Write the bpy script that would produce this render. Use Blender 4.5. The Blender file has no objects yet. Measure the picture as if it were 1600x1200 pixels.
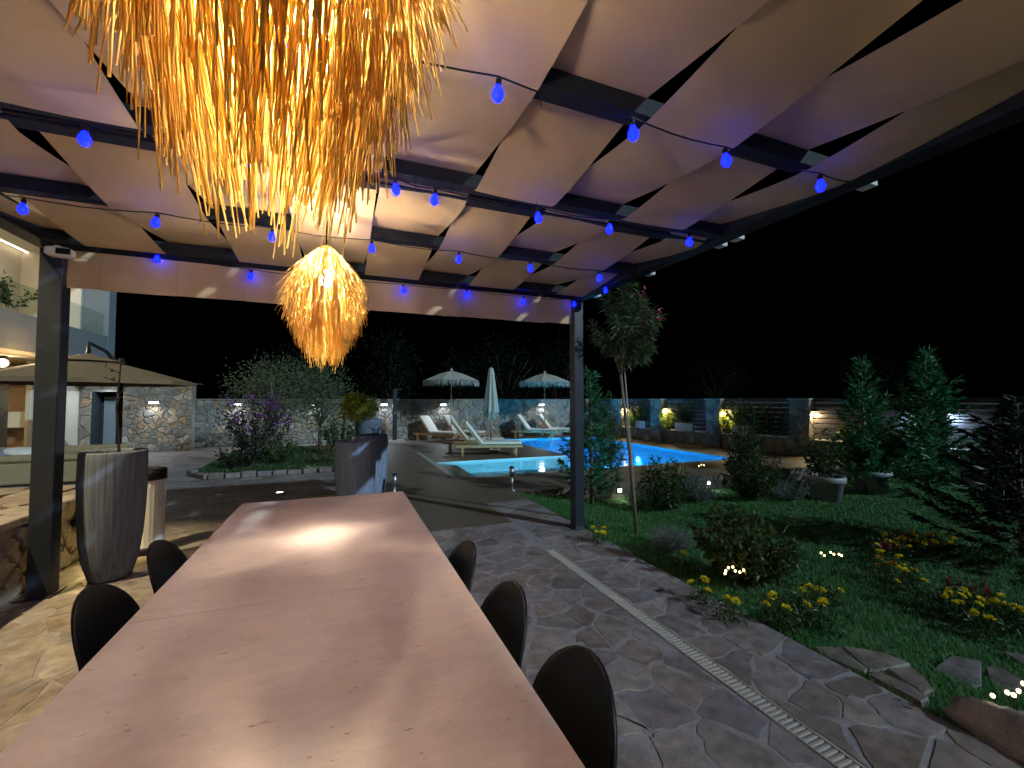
import bpy, math, random
import numpy as np
from mathutils import Vector, Matrix
R_ = math.radians
sc = bpy.context.scene
COL = sc.collection

# ------------------------------------------------------------------ camera
YAW, EYE, FPX, HOR = R_(21.7), 1.6, 665.0, 25.0
PIT = math.atan(HOR / FPX)
cam_d = bpy.data.cameras.new('camera'); cam = bpy.data.objects.new('camera', cam_d); COL.objects.link(cam)
cam_d.sensor_width = 36.0; cam_d.lens = 36.0 * FPX / 1600.0
cam_d.clip_start = 0.02; cam_d.clip_end = 2000
cam.location = (0, 0, EYE); cam.rotation_euler = (R_(90) + PIT, 0, -YAW)
sc.camera = cam
# ------------------------------------------------------------------ world (night sky)
w = bpy.data.worlds.new('World'); sc.world = w; w.use_nodes = True
nt = w.node_tree; bg = nt.nodes['Background']
sky = nt.nodes.new('ShaderNodeTexSky'); sky.sky_type = 'NISHITA'; sky.sun_disc = False
SUN_EL = R_(28); SUN_AZ = math.atan2(0.58, -0.81)          # from behind, to the right
sky.sun_elevation = R_(-6); sky.sun_rotation = SUN_AZ
nt.links.new(sky.outputs[0], bg.inputs[0]); bg.inputs[1].default_value = 0.10
# ------------------------------------------------------------------ the distant floodlight (cool, from behind on the right)
sd = bpy.data.lights.new('floodlight', 'SUN'); sun = bpy.data.objects.new('floodlight', sd); COL.objects.link(sun)
sd.energy = 2.4; sd.angle = R_(0.8); sd.color = (0.64, 0.86, 1.0)
sdir = Vector((-0.58 * math.cos(SUN_EL), 0.81 * math.cos(SUN_EL), -math.sin(SUN_EL)))
sun.rotation_euler = sdir.to_track_quat('-Z', 'Y').to_euler()
# ------------------------------------------------------------------ exposure
sc.view_settings.view_transform = 'Standard'; sc.view_settings.look = 'None'
sc.view_settings.gamma = 1.0; sc.view_settings.exposure = 0.0; sc.view_settings.use_curve_mapping = False
sc.cycles.max_bounces = 12; sc.cycles.diffuse_bounces = 8; sc.cycles.transparent_max_bounces = 12
sc.cycles.sample_clamp_indirect = 25.0; sc.cycles.sample_clamp_direct = 0.0
sc.cycles.caustics_reflective = False; sc.cycles.caustics_refractive = False
sc.cycles.use_denoising = True

# ------------------------------------------------------------------ pixel -> place helpers
_F = np.array([math.sin(YAW) * math.cos(PIT), math.cos(YAW) * math.cos(PIT), math.sin(PIT)])
_R = np.array([math.cos(YAW), -math.sin(YAW), 0.0]); _U = np.cross(_R, _F); _C = np.array([0, 0, EYE])
def ray(px, py): return _F * FPX + _R * (px - 800) + _U * (600 - py)
def atz(px, py, z=0.0):
    d = ray(px, py); return _C + d * (z - EYE) / d[2]
def aty(px, py, y):
    d = ray(px, py); return _C + d * y / d[1]
def atplane(px, py, p0, p1):
    n = np.array([-(p1[1] - p0[1]), p1[0] - p0[0]]); d = ray(px, py)
    return _C + d * (n @ np.array(p0[:2])) / (n @ d[:2])
def depth(p): return float((np.array(p) - _C) @ _F)

# ------------------------------------------------------------------ materials
MATS = {}
def newmat(name):
    m = bpy.data.materials.new(name); m.use_nodes = True
    return m, m.node_tree, m.node_tree.nodes['Principled BSDF']
def _noise(nt, scale, detail=4, stretch=None, rough=0.6):
    tc = nt.nodes.new('ShaderNodeTexCoord'); mp = nt.nodes.new('ShaderNodeMapping')
    if stretch: mp.inputs['Scale'].default_value = stretch
    nt.links.new(tc.outputs['Object'], mp.inputs[0])
    n = nt.nodes.new('ShaderNodeTexNoise'); n.inputs['Scale'].default_value = scale
    n.inputs['Detail'].default_value = detail; n.inputs['Roughness'].default_value = rough
    nt.links.new(mp.outputs[0], n.inputs['Vector']); return n
def _ramp(nt, stops):
    r = nt.nodes.new('ShaderNodeValToRGB'); e = r.color_ramp.elements
    while len(e) < len(stops): e.new(0.5)
    for k, (p, c) in enumerate(stops): e[k].position = p; e[k].color = (*c, 1)
    return r
def _bump(nt, src, bsdf, strength, dist=0.01):
    b = nt.nodes.new('ShaderNodeBump'); b.inputs['Strength'].default_value = strength; b.inputs['Distance'].default_value = dist
    nt.links.new(src, b.inputs['Height']); nt.links.new(b.outputs[0], bsdf.inputs['Normal'])
def mat(name, c1, c2=None, rough=0.6, scale=8, stretch=None, bump=0.0, metal=0.0, bdist=0.01, spec=0.5, detail=5):
    if name in MATS: return MATS[name]
    m, nt, b = newmat(name); c2 = c2 or tuple(x * 0.75 for x in c1)
    n = _noise(nt, scale, detail, stretch); r = _ramp(nt, [(0.32, c2), (0.68, c1)])
    nt.links.new(n.outputs['Fac'], r.inputs[0]); nt.links.new(r.outputs[0], b.inputs['Base Color'])
    b.inputs['Roughness'].default_value = rough; b.inputs['Metallic'].default_value = metal
    b.inputs['Specular IOR Level'].default_value = spec
    if bump: _bump(nt, n.outputs['Fac'], b, bump, bdist)
    MATS[name] = m; return m
def stone_mat(name, stops, rough=0.75, scale=14, dirt=0.45, bump=0.6, bdist=0.01):
    m, nt, b = newmat(name); g = nt.nodes.new('ShaderNodeNewGeometry'); r = _ramp(nt, stops)
    r.color_ramp.interpolation = 'LINEAR'
    oi = nt.nodes.new('ShaderNodeObjectInfo'); ad = nt.nodes.new('ShaderNodeMath'); ad.operation = 'ADD'; fc = nt.nodes.new('ShaderNodeMath'); fc.operation = 'FRACT'
    nt.links.new(g.outputs['Random Per Island'], ad.inputs[0]); nt.links.new(oi.outputs['Random'], ad.inputs[1]); nt.links.new(ad.outputs[0], fc.inputs[0]); nt.links.new(fc.outputs[0], r.inputs[0])
    n = _noise(nt, scale, 7, None, 0.65); n2 = _noise(nt, scale * 0.22, 4)
    mx = nt.nodes.new('ShaderNodeMixRGB'); mx.blend_type = 'MULTIPLY'; mx.inputs[0].default_value = 1
    rr = _ramp(nt, [(0.3, (1 - dirt,) * 3), (0.7, (1.12, 1.1, 1.08))]); nt.links.new(n.outputs['Fac'], rr.inputs[0])
    nt.links.new(r.outputs[0], mx.inputs[1]); nt.links.new(rr.outputs[0], mx.inputs[2])
    m2 = nt.nodes.new('ShaderNodeMixRGB'); m2.blend_type = 'MULTIPLY'; m2.inputs[0].default_value = 1
    r2 = _ramp(nt, [(0.35, (0.72, 0.66, 0.62)), (0.65, (1.1, 1.1, 1.1))]); nt.links.new(n2.outputs['Fac'], r2.inputs[0])
    nt.links.new(mx.outputs[0], m2.inputs[1]); nt.links.new(r2.outputs[0], m2.inputs[2])
    nt.links.new(m2.outputs[0], b.inputs['Base Color']); b.inputs['Roughness'].default_value = rough
    _bump(nt, n.outputs['Fac'], b, bump, bdist); MATS[name] = m; return m
def leaf_mat(name, stops, trans=0.25, rough=0.45, spec=0.25):
    m, nt, b = newmat(name); g = nt.nodes.new('ShaderNodeNewGeometry'); r = _ramp(nt, stops)
    nt.links.new(g.outputs['Random Per Island'], r.inputs[0]); nt.links.new(r.outputs[0], b.inputs['Base Color'])
    b.inputs['Roughness'].default_value = rough; b.inputs['Specular IOR Level'].default_value = spec
    t = nt.nodes.new('ShaderNodeBsdfTranslucent'); nt.links.new(r.outputs[0], t.inputs[0])
    mx = nt.nodes.new('ShaderNodeMixShader'); mx.inputs[0].default_value = trans
    nt.links.new(b.outputs[0], mx.inputs[1]); nt.links.new(t.outputs[0], mx.inputs[2])
    nt.links.new(mx.outputs[0], nt.nodes['Material Output'].inputs[0]); MATS[name] = m; return m
def emit(name, color, strength):
    m, nt, b = newmat(name); b.inputs['Base Color'].default_value = (*color, 1)
    b.inputs['Emission Color'].default_value = (*color, 1); b.inputs['Emission Strength'].default_value = strength
    MATS[name] = m; return m

M_metal = mat('dark_metal', (0.018, 0.021, 0.028), (0.012, 0.014, 0.018), 0.62, 30, bump=0.05, spec=0.12)
M_metal_blue = mat('anthracite_post', (0.022, 0.027, 0.04), (0.016, 0.02, 0.03), 0.38, 25, bump=0.05)
M_fabric = mat('sunshade_fabric', (0.49, 0.365, 0.21), (0.445, 0.33, 0.185), 0.85, 3, bump=0.15)
M_mortar = mat('mortar', (0.26, 0.24, 0.255), (0.18, 0.165, 0.175), 0.9, 18, bump=0.5)
M_flag = stone_mat('flagstone', [(0, (0.18, 0.155, 0.155)), (0.25, (0.24, 0.195, 0.18)), (0.5, (0.27, 0.245, 0.24)), (0.75, (0.20, 0.18, 0.205)), (1, (0.33, 0.30, 0.29))], 0.62, 11, 0.52, 0.9)
M_wallst = stone_mat('wall_stone', [(0, (0.20, 0.19, 0.17)), (0.35, (0.30, 0.27, 0.22)), (0.55, (0.36, 0.25, 0.15)), (0.72, (0.26, 0.25, 0.23)), (0.86, (0.40, 0.27, 0.14)), (1, (0.48, 0.44, 0.38))], 0.85, 12, 0.45, 0.8, 0.02)
M_wallst_grey = stone_mat('grey_wall_stone', [(0, (0.17, 0.18, 0.17)), (0.4, (0.26, 0.27, 0.25)), (0.7, (0.33, 0.33, 0.30)), (0.88, (0.36, 0.29, 0.19)), (1, (0.45, 0.44, 0.40))], 0.85, 12, 0.45, 0.8, 0.02)
M_walmort = mat('wall_mortar', (0.25, 0.235, 0.205), (0.17, 0.16, 0.14), 0.95, 15, bump=0.6)
M_deck = mat('stamped_deck', (0.135, 0.10, 0.07), (0.085, 0.062, 0.043), 0.55, 3.0, (0.6, 5.0, 1), 0.25)
M_coping = mat('stone_coping', (0.40, 0.36, 0.31), (0.30, 0.27, 0.23), 0.7, 8, bump=0.3)
M_plaster_blue = mat('grey_blue_plaster', (0.165, 0.20, 0.225), (0.14, 0.175, 0.20), 0.85, 3, bump=0.1)
M_cream = mat('cream_plaster', (0.62, 0.57, 0.47), (0.57, 0.52, 0.43), 0.85, 2)
M_soil = mat('soil', (0.07, 0.045, 0.03), (0.03, 0.02, 0.014), 0.95, 20, bump=0.8)
M_lawn = mat('lawn_turf', (0.05, 0.10, 0.035), (0.03, 0.06, 0.02), 0.9, 12, bump=0.6)
M_grass = leaf_mat('grass_blades', [(0, (0.04, 0.13, 0.04)), (0.5, (0.07, 0.21, 0.065)), (1, (0.12, 0.28, 0.09))], 0.3, 0.6)
M_wood = mat('teak', (0.42, 0.25, 0.11), (0.28, 0.155, 0.065), 0.55, 6, (1, 8, 8), 0.15)
M_bark = mat('bark', (0.20, 0.16, 0.12), (0.10, 0.08, 0.06), 0.9, 20, (1, 1, 0.3), 0.6)
M_white = mat('white_plastic', (0.72, 0.72, 0.70), (0.66, 0.66, 0.64), 0.45, 5)
M_black = mat('black_plastic', (0.006, 0.006, 0.007), (0.004, 0.004, 0.005), 0.45, 8, spec=0.3)
M_cushion = mat('cream_cushion', (0.66, 0.62, 0.55), (0.58, 0.54, 0.48), 0.9, 12, bump=0.2)
M_potgrey = mat('ribbed_pot', (0.15, 0.175, 0.235), (0.085, 0.10, 0.14), 0.85, 48, (1, 1, 0.05), 0.6, spec=0.15)
M_potplain = mat('grey_plastic_pot', (0.30, 0.31, 0.33), (0.26, 0.27, 0.29), 0.5, 4)
M_rock = mat('boulder', (0.36, 0.33, 0.30), (0.19, 0.17, 0.155), 0.85, 9, bump=1.0, bdist=0.05, detail=9)
M_slat = mat('fence_slat', (0.10, 0.09, 0.095), (0.08, 0.072, 0.076), 0.8, 6, spec=0.1)
M_beige = mat('parasol_canvas', (0.22, 0.145, 0.07), (0.18, 0.12, 0.06), 0.85, 6)
M_fringe = mat('fringed_canvas', (0.40, 0.40, 0.35), (0.33, 0.33, 0.29), 0.9, 10)
M_pool = mat('pool_lining', (0.14, 0.56, 0.84), (0.12, 0.52, 0.80), 0.5, 30)
M_shallow = mat('shallow_lining', (0.34, 0.66, 0.74), (0.30, 0.60, 0.68), 0.5, 20)
M_poolrim = mat('pool_rim_stone', (0.30, 0.31, 0.29), (0.22, 0.23, 0.21), 0.6, 9, bump=0.2)
M_steel = mat('brushed_steel', (0.45, 0.45, 0.46), (0.38, 0.38, 0.39), 0.35, 30, metal=0.9)
M_glass, nt, b = newmat('thin_glass')
for n in list(nt.nodes):
    if n.type != 'OUTPUT_MATERIAL': nt.nodes.remove(n)
tr = nt.nodes.new('ShaderNodeBsdfTransparent'); tr.inputs[0].default_value = (0.86, 0.90, 0.89, 1)
gl = nt.nodes.new('ShaderNodeBsdfGlossy'); gl.inputs['Roughness'].default_value = 0.02
mx = nt.nodes.new('ShaderNodeMixShader'); mx.inputs[0].default_value = 0.06
nt.links.new(tr.outputs[0], mx.inputs[1]); nt.links.new(gl.outputs[0], mx.inputs[2])
nt.links.new(mx.outputs[0], nt.nodes['Material Output'].inputs[0])
M_water, nt, b = newmat('pool_water')
for n in list(nt.nodes):
    if n.type != 'OUTPUT_MATERIAL': nt.nodes.remove(n)
tr = nt.nodes.new('ShaderNodeBsdfTransparent'); tr.inputs[0].default_value = (0.72, 0.93, 1.0, 1)
gl = nt.nodes.new('ShaderNodeBsdfGlossy'); gl.inputs['Roughness'].default_value = 0.05
fr = nt.nodes.new('ShaderNodeFresnel'); fr.inputs[0].default_value = 1.33; mx = nt.nodes.new('ShaderNodeMixShader')
wn = _noise(nt, 2.5, 3); wb = nt.nodes.new('ShaderNodeBump'); wb.inputs['Strength'].default_value = 0.25; wb.inputs['Distance'].default_value = 0.03
nt.links.new(wn.outputs['Fac'], wb.inputs['Height']); nt.links.new(wb.outputs[0], gl.inputs['Normal']); nt.links.new(wb.outputs[0], fr.inputs['Normal'])
nt.links.new(fr.outputs[0], mx.inputs[0]); nt.links.new(tr.outputs[0], mx.inputs[1]); nt.links.new(gl.outputs[0], mx.inputs[2])
nt.links.new(mx.outputs[0], nt.nodes['Material Output'].inputs[0])
# table stone: long streaks and small pits
M_table, nt, b = newmat('travertine_tabletop')
n1 = _noise(nt, 2.4, 7, (0.8, 2.0, 1), 0.7); n2 = _noise(nt, 0.9, 3); n3 = _noise(nt, 34, 3, (0.7, 2.0, 1)); n4 = _noise(nt, 16, 8, (0.6, 1.6, 1), 0.8)
r1 = _ramp(nt, [(0.28, (0.70, 0.615, 0.565)), (0.5, (0.77, 0.685, 0.63)), (0.74, (0.82, 0.74, 0.68))]); nt.links.new(n1.outputs['Fac'], r1.inputs[0])
r2 = _ramp(nt, [(0.35, (0.90, 0.85, 0.86)), (0.65, (1.04, 1.02, 0.99))]); nt.links.new(n2.outputs['Fac'], r2.inputs[0])
r3 = _ramp(nt, [(0.27, (0.55, 0.45, 0.38)), (0.33, (1, 1, 1))]); nt.links.new(n3.outputs['Fac'], r3.inputs[0])
r4 = _ramp(nt, [(0.3, (0.90, 0.87, 0.86)), (0.6, (1.03, 1.03, 1.03))]); nt.links.new(n4.outputs['Fac'], r4.inputs[0])
prev = r1.outputs[0]
for r in (r2, r3, r4):
    mm = nt.nodes.new('ShaderNodeMixRGB'); mm.blend_type = 'MULTIPLY'; mm.inputs[0].default_value = 1
    nt.links.new(prev, mm.inputs[1]); nt.links.new(r.outputs[0], mm.inputs[2]); prev = mm.outputs[0]
nt.links.new(prev, b.inputs['Base Color']); b.inputs['Roughness'].default_value = 0.75; b.inputs['Specular IOR Level'].default_value = 0.2
_bump(nt, n4.outputs['Fac'], b, 0.08, 0.004)
M_straw = leaf_mat('straw', [(0, (0.70, 0.46, 0.12)), (0.5, (0.80, 0.58, 0.18)), (1, (0.88, 0.69, 0.28))], 0.6, 0.9, 0.0)

LM = {
 'shrub': leaf_mat('shrub_leaf', [(0, (0.022, 0.05, 0.016)), (0.6, (0.04, 0.085, 0.025)), (1, (0.075, 0.12, 0.035))]),
 'bronze': leaf_mat('bronze_leaf', [(0, (0.03, 0.06, 0.018)), (0.6, (0.055, 0.095, 0.026)), (1, (0.12, 0.11, 0.035))]),
 'olive': leaf_mat('olive_leaf', [(0, (0.06, 0.085, 0.045)), (0.6, (0.10, 0.13, 0.07)), (1, (0.15, 0.18, 0.11))]),
 'dark': leaf_mat('dark_leaf', [(0, (0.012, 0.02, 0.011)), (0.6, (0.02, 0.032, 0.018)), (1, (0.035, 0.05, 0.028))]),
 'conifer': leaf_mat('conifer_spray', [(0, (0.025, 0.11, 0.045)), (0.6, (0.045, 0.19, 0.08)), (1, (0.08, 0.26, 0.11))]),
 'night': leaf_mat('night_dark_leaf', [(0, (0.006, 0.010, 0.007)), (1, (0.014, 0.02, 0.014))], 0.2, 0.8, 0.0),  # far trees: the dark of night is put into the leaf colour
 'lavender': leaf_mat('lavender_leaf', [(0, (0.10, 0.13, 0.12)), (1, (0.20, 0.24, 0.24))]),
 'lime': leaf_mat('lime_leaf', [(0, (0.15, 0.24, 0.03)), (0.6, (0.26, 0.36, 0.05)), (1, (0.40, 0.42, 0.08))]),
 'purple': leaf_mat('purple_bract', [(0, (0.12, 0.02, 0.16)), (1, (0.22, 0.04, 0.26))]),
 'pink': leaf_mat('pink_petal', [(0, (0.45, 0.03, 0.10)), (1, (0.60, 0.08, 0.20))]),
 'oleander': leaf_mat('oleander_leaf', [(0, (0.04, 0.075, 0.03)), (0.6, (0.075, 0.13, 0.05)), (1, (0.15, 0.21, 0.10))]),
 'yellow': leaf_mat('marigold_petal', [(0, (0.78, 0.62, 0.02)), (1, (0.88, 0.76, 0.04))], 0.3),
 'orange': leaf_mat('orange_petal', [(0, (0.50, 0.20, 0.02)), (1, (0.62, 0.32, 0.03))], 0.2),
 'red': leaf_mat('red_petal', [(0, (0.20, 0.006, 0.01)), (1, (0.30, 0.012, 0.02))], 0.2),
}

# ------------------------------------------------------------------ mesh helpers
def obj(name, me, m=None, parent=None, loc=None):
    o = bpy.data.objects.new(name, me); COL.objects.link(o)
    if m is not None and not me.materials: me.materials.append(m)
    if parent is not None: o.parent = parent
    if loc is not None: o.location = loc
    return o
def tag(o, label=None, cat=None, group=None, kind=None):
    if label: o['label'] = label
    if cat: o['category'] = cat
    if group: o['group'] = group
    if kind: o['kind'] = kind
    return o
def thing(name, label, cat, loc=(0, 0, 0), rz=0.0, group=None):
    o = bpy.data.objects.new(name, None); COL.objects.link(o); o.empty_display_size = 0.1
    o.location = tuple(float(v) for v in loc); o.rotation_euler = (0, 0, rz); return tag(o, label, cat, group)
def copy_tree(o, parent=None):
    c = o.copy(); COL.objects.link(c); c.parent = parent
    for ch in list(o.children): copy_tree(ch, c)
    return c
class MB:
    def __init__(s): s.v = []; s.f = []; s.sm = []
    def add(s, vs, fs, smooth=False):
        k = len(s.v); s.v += [tuple(float(c) for c in q) for q in vs]
        s.f += [tuple(i + k for i in f) for f in fs]; s.sm += [smooth] * len(fs); return s
    def box(s, x0, x1, y0, y1, z0, z1, M=None, bev=0.0):
        if bev <= 0:
            vs = [(x, y, z) for z in (z0, z1) for x, y in ((x0, y0), (x1, y0), (x1, y1), (x0, y1))]
            fs = [(3, 2, 1, 0), (4, 5, 6, 7), (0, 1, 5, 4), (1, 2, 6, 5), (2, 3, 7, 6), (3, 0, 4, 7)]
        else:
            b = bev; ring = [(x0 + b, y0), (x1 - b, y0), (x1, y0 + b), (x1, y1 - b), (x1 - b, y1), (x0 + b, y1), (x0, y1 - b), (x0, y0 + b)]
            cx, cy = (x0 + x1) / 2, (y0 + y1) / 2
            def ins(q): return (q[0] + (b if q[0] < cx else -b), q[1] + (b if q[1] < cy else -b))
            vs = [(*ins(q), z0) for q in ring] + [(*q, z0 + b) for q in ring] + [(*q, z1 - b) for q in ring] + [(*ins(q), z1) for q in ring]
            fs = [tuple(reversed(range(8))), tuple(range(24, 32))]
            for k in range(3):
                for i in range(8): fs.append((k * 8 + i, k * 8 + (i + 1) % 8, k * 8 + 8 + (i + 1) % 8, k * 8 + 8 + i))
        if M is not None: vs = [tuple(M @ Vector(q)) for q in vs]
        return s.add(vs, fs)
    def tube(s, pts, rad, n=8, cap=True, smooth=True):
        pts = [Vector([float(c) for c in p]) for p in pts]; rs = rad if hasattr(rad, '__len__') else [rad] * len(pts)
        vs = []; prev = None
        for i, p in enumerate(pts):
            t = (pts[min(i + 1, len(pts) - 1)] - pts[max(i - 1, 0)]).normalized()
            if prev is None: a = Vector((1, 0, 0)) if abs(t.x) < 0.8 else Vector((0, 1, 0))
            else: a = prev
            u = (a - t * a.dot(t)).normalized(); q = t.cross(u); prev = u
            for k in range(n):
                an = 2 * math.pi * k / n; vs.append(p + (u * math.cos(an) + q * math.sin(an)) * rs[i])
        fs = [(i * n + k, i * n + (k + 1) % n, (i + 1) * n + (k + 1) % n, (i + 1) * n + k) for i in range(len(pts) - 1) for k in range(n)]
        s.add(vs, fs, smooth)
        if cap:
            k0 = len(s.v) - len(vs)
            s.f += [tuple(k0 + k for k in reversed(range(n))), tuple(k0 + len(vs) - n + k for k in range(n))]; s.sm += [False, False]
        return s
    def lathe(s, prof, n=24, c=(0, 0, 0), smooth=True, rib=None):
        vs = []
        for r, z in prof:
            for k in range(n):
                an = 2 * math.pi * k / n; q = r if rib is None else r * (1 + rib(k, z)); vs.append((c[0] + q * math.cos(an), c[1] + q * math.sin(an), c[2] + z))
        fs = [(i * n + k, i * n + (k + 1) % n, (i + 1) * n + (k + 1) % n, (i + 1) * n + k) for i in range(len(prof) - 1) for k in range(n)]
        return s.add(vs, fs, smooth)
    def ball(s, c, r, n=10, m=6, sx=1, sy=1, sz=1):
        prof = [(max(1e-4, r * math.sin(math.pi * i / m)), -r * math.cos(math.pi * i / m)) for i in range(m + 1)]
        vs = []
        for q, z in prof:
            for k in range(n):
                an = 2 * math.pi * k / n; vs.append((c[0] + q * math.cos(an) * sx, c[1] + q * math.sin(an) * sy, c[2] + z * sz))
        fs = [(i * n + k, i * n + (k + 1) % n, (i + 1) * n + (k + 1) % n, (i + 1) * n + k) for i in range(m) for k in range(n)]
        return s.add(vs, fs, True)
    def mesh(s, name):
        me = bpy.data.meshes.new(name); me.from_pydata(s.v, [], s.f)
        me.polygons.foreach_set('use_smooth', s.sm); me.update(); return me
    def build(s, name, m, parent=None, loc=None): return obj(name, s.mesh(name), m, parent, loc)
def np_mesh(name, V, F, smooth=False):
    me = bpy.data.meshes.new(name); V = np.asarray(V, np.float32); F = np.asarray(F, np.int32); k = F.shape[1]
    me.vertices.add(len(V)); me.vertices.foreach_set('co', V.ravel())
    me.loops.add(F.size); me.loops.foreach_set('vertex_index', F.ravel())
    me.polygons.add(len(F)); me.polygons.foreach_set('loop_start', np.arange(0, F.size, k, dtype=np.int32))
    me.polygons.foreach_set('loop_total', np.full(len(F), k, np.int32))
    if smooth: me.polygons.foreach_set('use_smooth', np.ones(len(F), bool))
    me.update(calc_edges=True); return me
def unit(a): return a / np.maximum(np.linalg.norm(a, axis=-1, keepdims=True), 1e-9)
def leaves(rng, P, D, L, W, droop=0.15):
    """leaf-shaped quads: P base points, D directions"""
    n = len(P); D = unit(D); N = unit(np.cross(D, rng.normal(size=(n, 3)))); S = np.cross(D, N)
    L = (np.full(n, L) * rng.uniform(0.7, 1.3, n))[:, None]; W = (np.full(n, W) * rng.uniform(0.75, 1.25, n))[:, None]
    mid = P + D * L * 0.5 + N * L * 0.06; tip = P + D * L - np.array([0, 0, 1.0]) * L * droop
    V = np.stack([P, mid + S * W * 0.5, tip, mid - S * W * 0.5], 1).reshape(-1, 3)
    return V, np.arange(4 * n).reshape(n, 4)
def join(parts):
    V = []; F = []; k = 0
    for v, f in parts: V.append(v); F.append(f + k); k += len(v)
    return np.concatenate(V), np.concatenate(F)
RNG = np.random.default_rng(7); random.seed(11)

# ------------------------------------------------------------------ irregular stones (Voronoi cells)
def clip(poly, a, b, c):                                   # keep a*x+b*y<=c
    out = []
    for i in range(len(poly)):
        p, q = poly[i], poly[(i + 1) % len(poly)]; dp = a * p[0] + b * p[1] - c; dq = a * q[0] + b * q[1] - c
        if dp <= 0: out.append(p)
        if dp * dq < 0:
            t = dp / (dp - dq); out.append((p[0] + (q[0] - p[0]) * t, p[1] + (q[1] - p[1]) * t))
    return out
def cells(x0, x1, y0, y1, density, rng, relax=0.75, aspect=1.0):
    """irregular polygons filling a rectangle"""
    s = 1 / math.sqrt(density); sx, sy = s * aspect, s / aspect
    nx, ny = max(1, round((x1 - x0) / sx)), max(1, round((y1 - y0) / sy)); pts = []
    for j in range(ny):
        for i in range(nx):
            if rng.random() < 0.12 and nx * ny > 6: continue
            pts.append((x0 + (i + 0.5 + (0.5 if j % 2 else 0) * 0.8 - 0.2 + rng.uniform(-relax, relax) * 0.6) * (x1 - x0) / nx,
                        y0 + (j + 0.5 + rng.uniform(-relax, relax) * 0.6) * (y1 - y0) / ny))
    P = np.array(pts); out = []
    for i, p in enumerate(P):
        d = np.hypot(*(P - p).T); order = np.argsort(d)[1:22]; poly = [(x0, y0), (x1, y0), (x1, y1), (x0, y1)]
        for k in order:
            q = P[k]; a, b = q - p
            poly = clip(poly, a, b, (q @ q - p @ p) / 2)
            if len(poly) < 3: break
        if len(poly) >= 3: out.append(poly)
    return out
def stone_geo(poly, frame, gap, t0, t1, bev, rng, rough=0.05):
    """one slab: outline pulled in by the joint, uneven edge, bevelled top"""
    O, U, V, N = frame; P = np.array(poly); c = P.mean(0); pts = []
    n = len(P); e = np.hypot(*(np.roll(P, -1, 0) - P).T); size = math.sqrt(max(1e-6, 0.5 * abs(np.sum(P[:, 0] * np.roll(P[:, 1], -1) - np.roll(P[:, 0], -1) * P[:, 1]))))
    if size < gap * 3: return None
    for i in range(n):
        a, b = P[i], P[(i + 1) % n]
        if e[i] < size * 0.12: continue
        pts.append(a + (c - a) * 0.06 + rng.normal(size=2) * size * rough * 0.5)
        k = 2 if e[i] > size * 0.55 else 1
        for j in range(k):
            m = a + (b - a) * (j + 1) / (k + 1); pts.append(m + rng.normal(size=2) * size * rough * 0.7)
    P = np.array(pts)
    if len(P) < 3: return None
    d = P - c; L = np.hypot(*d.T)[:, None]; ring = c + d * np.maximum(0.35, 1 - gap / L); top = c + d * np.maximum(0.25, 1 - (gap + bev) / L)
    n = len(P); h = t1 + rng.uniform(-0.25, 0.25) * (t1 - t0)
    def to3(Q, z): return [tuple(O + U * q[0] + V * q[1] + N * z) for q in Q]
    vs = to3(ring, t0) + to3(ring, h - bev * 0.6) + to3(top, h)
    fs = [(i, (i + 1) % n, n + (i + 1) % n, n + i) for i in range(n)] + [(n + i, n + (i + 1) % n, 2 * n + (i + 1) % n, 2 * n + i) for i in range(n)] + [tuple(range(2 * n, 3 * n))]
    return vs, fs, to3([c], h)[0]
def stone_field(polys, frame, gap, t0, t1, bev, rng, parent, m, name, nmax, rough=0.05, keep=None):
    geo = [g for g in (stone_geo(p, frame, gap, t0, t1, bev, rng, rough) for p in polys) if g]
    if keep: geo = [g for g in geo if keep(g[2])]
    def rank(g):                                           # how large it shows: visible first, then nearest
        d = np.array(g[2]) - _C; z = d @ _F
        if z < 0.2: return 1e6 - z
        u, v = 800 + FPX * (d @ _R) / z, 600 - FPX * (d @ _U) / z
        hid = (-0.78 < g[2][0] < 0.55 and g[2][1] < 3.3 and g[2][2] < 0.3)
        return (1e4 if hid or not (-60 < u < 1660 and -60 < v < 1260) else 0) + z
    geo.sort(key=rank); rest = MB(); cnt = 0
    for g in geo:
        if cnt < nmax and rank(g) < 1e4:
            mb = MB(); mb.add(g[0], g[1]); mb.build(name, m, parent); cnt += 1
        else: rest.add(g[0], g[1])
    if rest.v: tag(rest.build('further_' + name + 's', m, parent), kind='stuff')
X3, Y3, Z3 = np.array([1.0, 0, 0]), np.array([0, 1.0, 0]), np.array([0, 0, 1.0]); O3 = np.zeros(3)

# ------------------------------------------------------------------ ground, lawn, paving, deck, pool
def lawn_z(x, y):
    t = min(1, max(0, (x - 2.85) / 2.0)); t = t * t * (3 - 2 * t); return -0.06 - 0.24 * t
def atlawn(px, py, up=0.0):
    p = atz(px, py, -0.2 + up)
    for _ in range(5): p = atz(px, py, lawn_z(p[0], p[1]) + up)
    return p
mb = MB()
for x0, x1, y0, y1 in ((-400, 400, 19.4, 400), (-400, 400, -400, -8), (-400, -12, -8, 19.4), (18, 400, -8, 19.4)):
    mb.add([(x0, y0, -0.34), (x1, y0, -0.34), (x1, y1, -0.34), (x0, y1, -0.34)], [(0, 1, 2, 3)])
tag(mb.build('ground', M_soil), kind='structure')
nx, ny = 40, 30; V = []; F = []
for j in range(ny + 1):
    for i in range(nx + 1):
        x = 2.80 + (18 - 2.80) * (i / nx) ** 1.6; y = -8 + 14.9 * j / ny; V.append((x, y, lawn_z(x, y) + 0.012 * math.sin(x * 2.3 + y) * math.sin(y * 1.7)))
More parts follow.
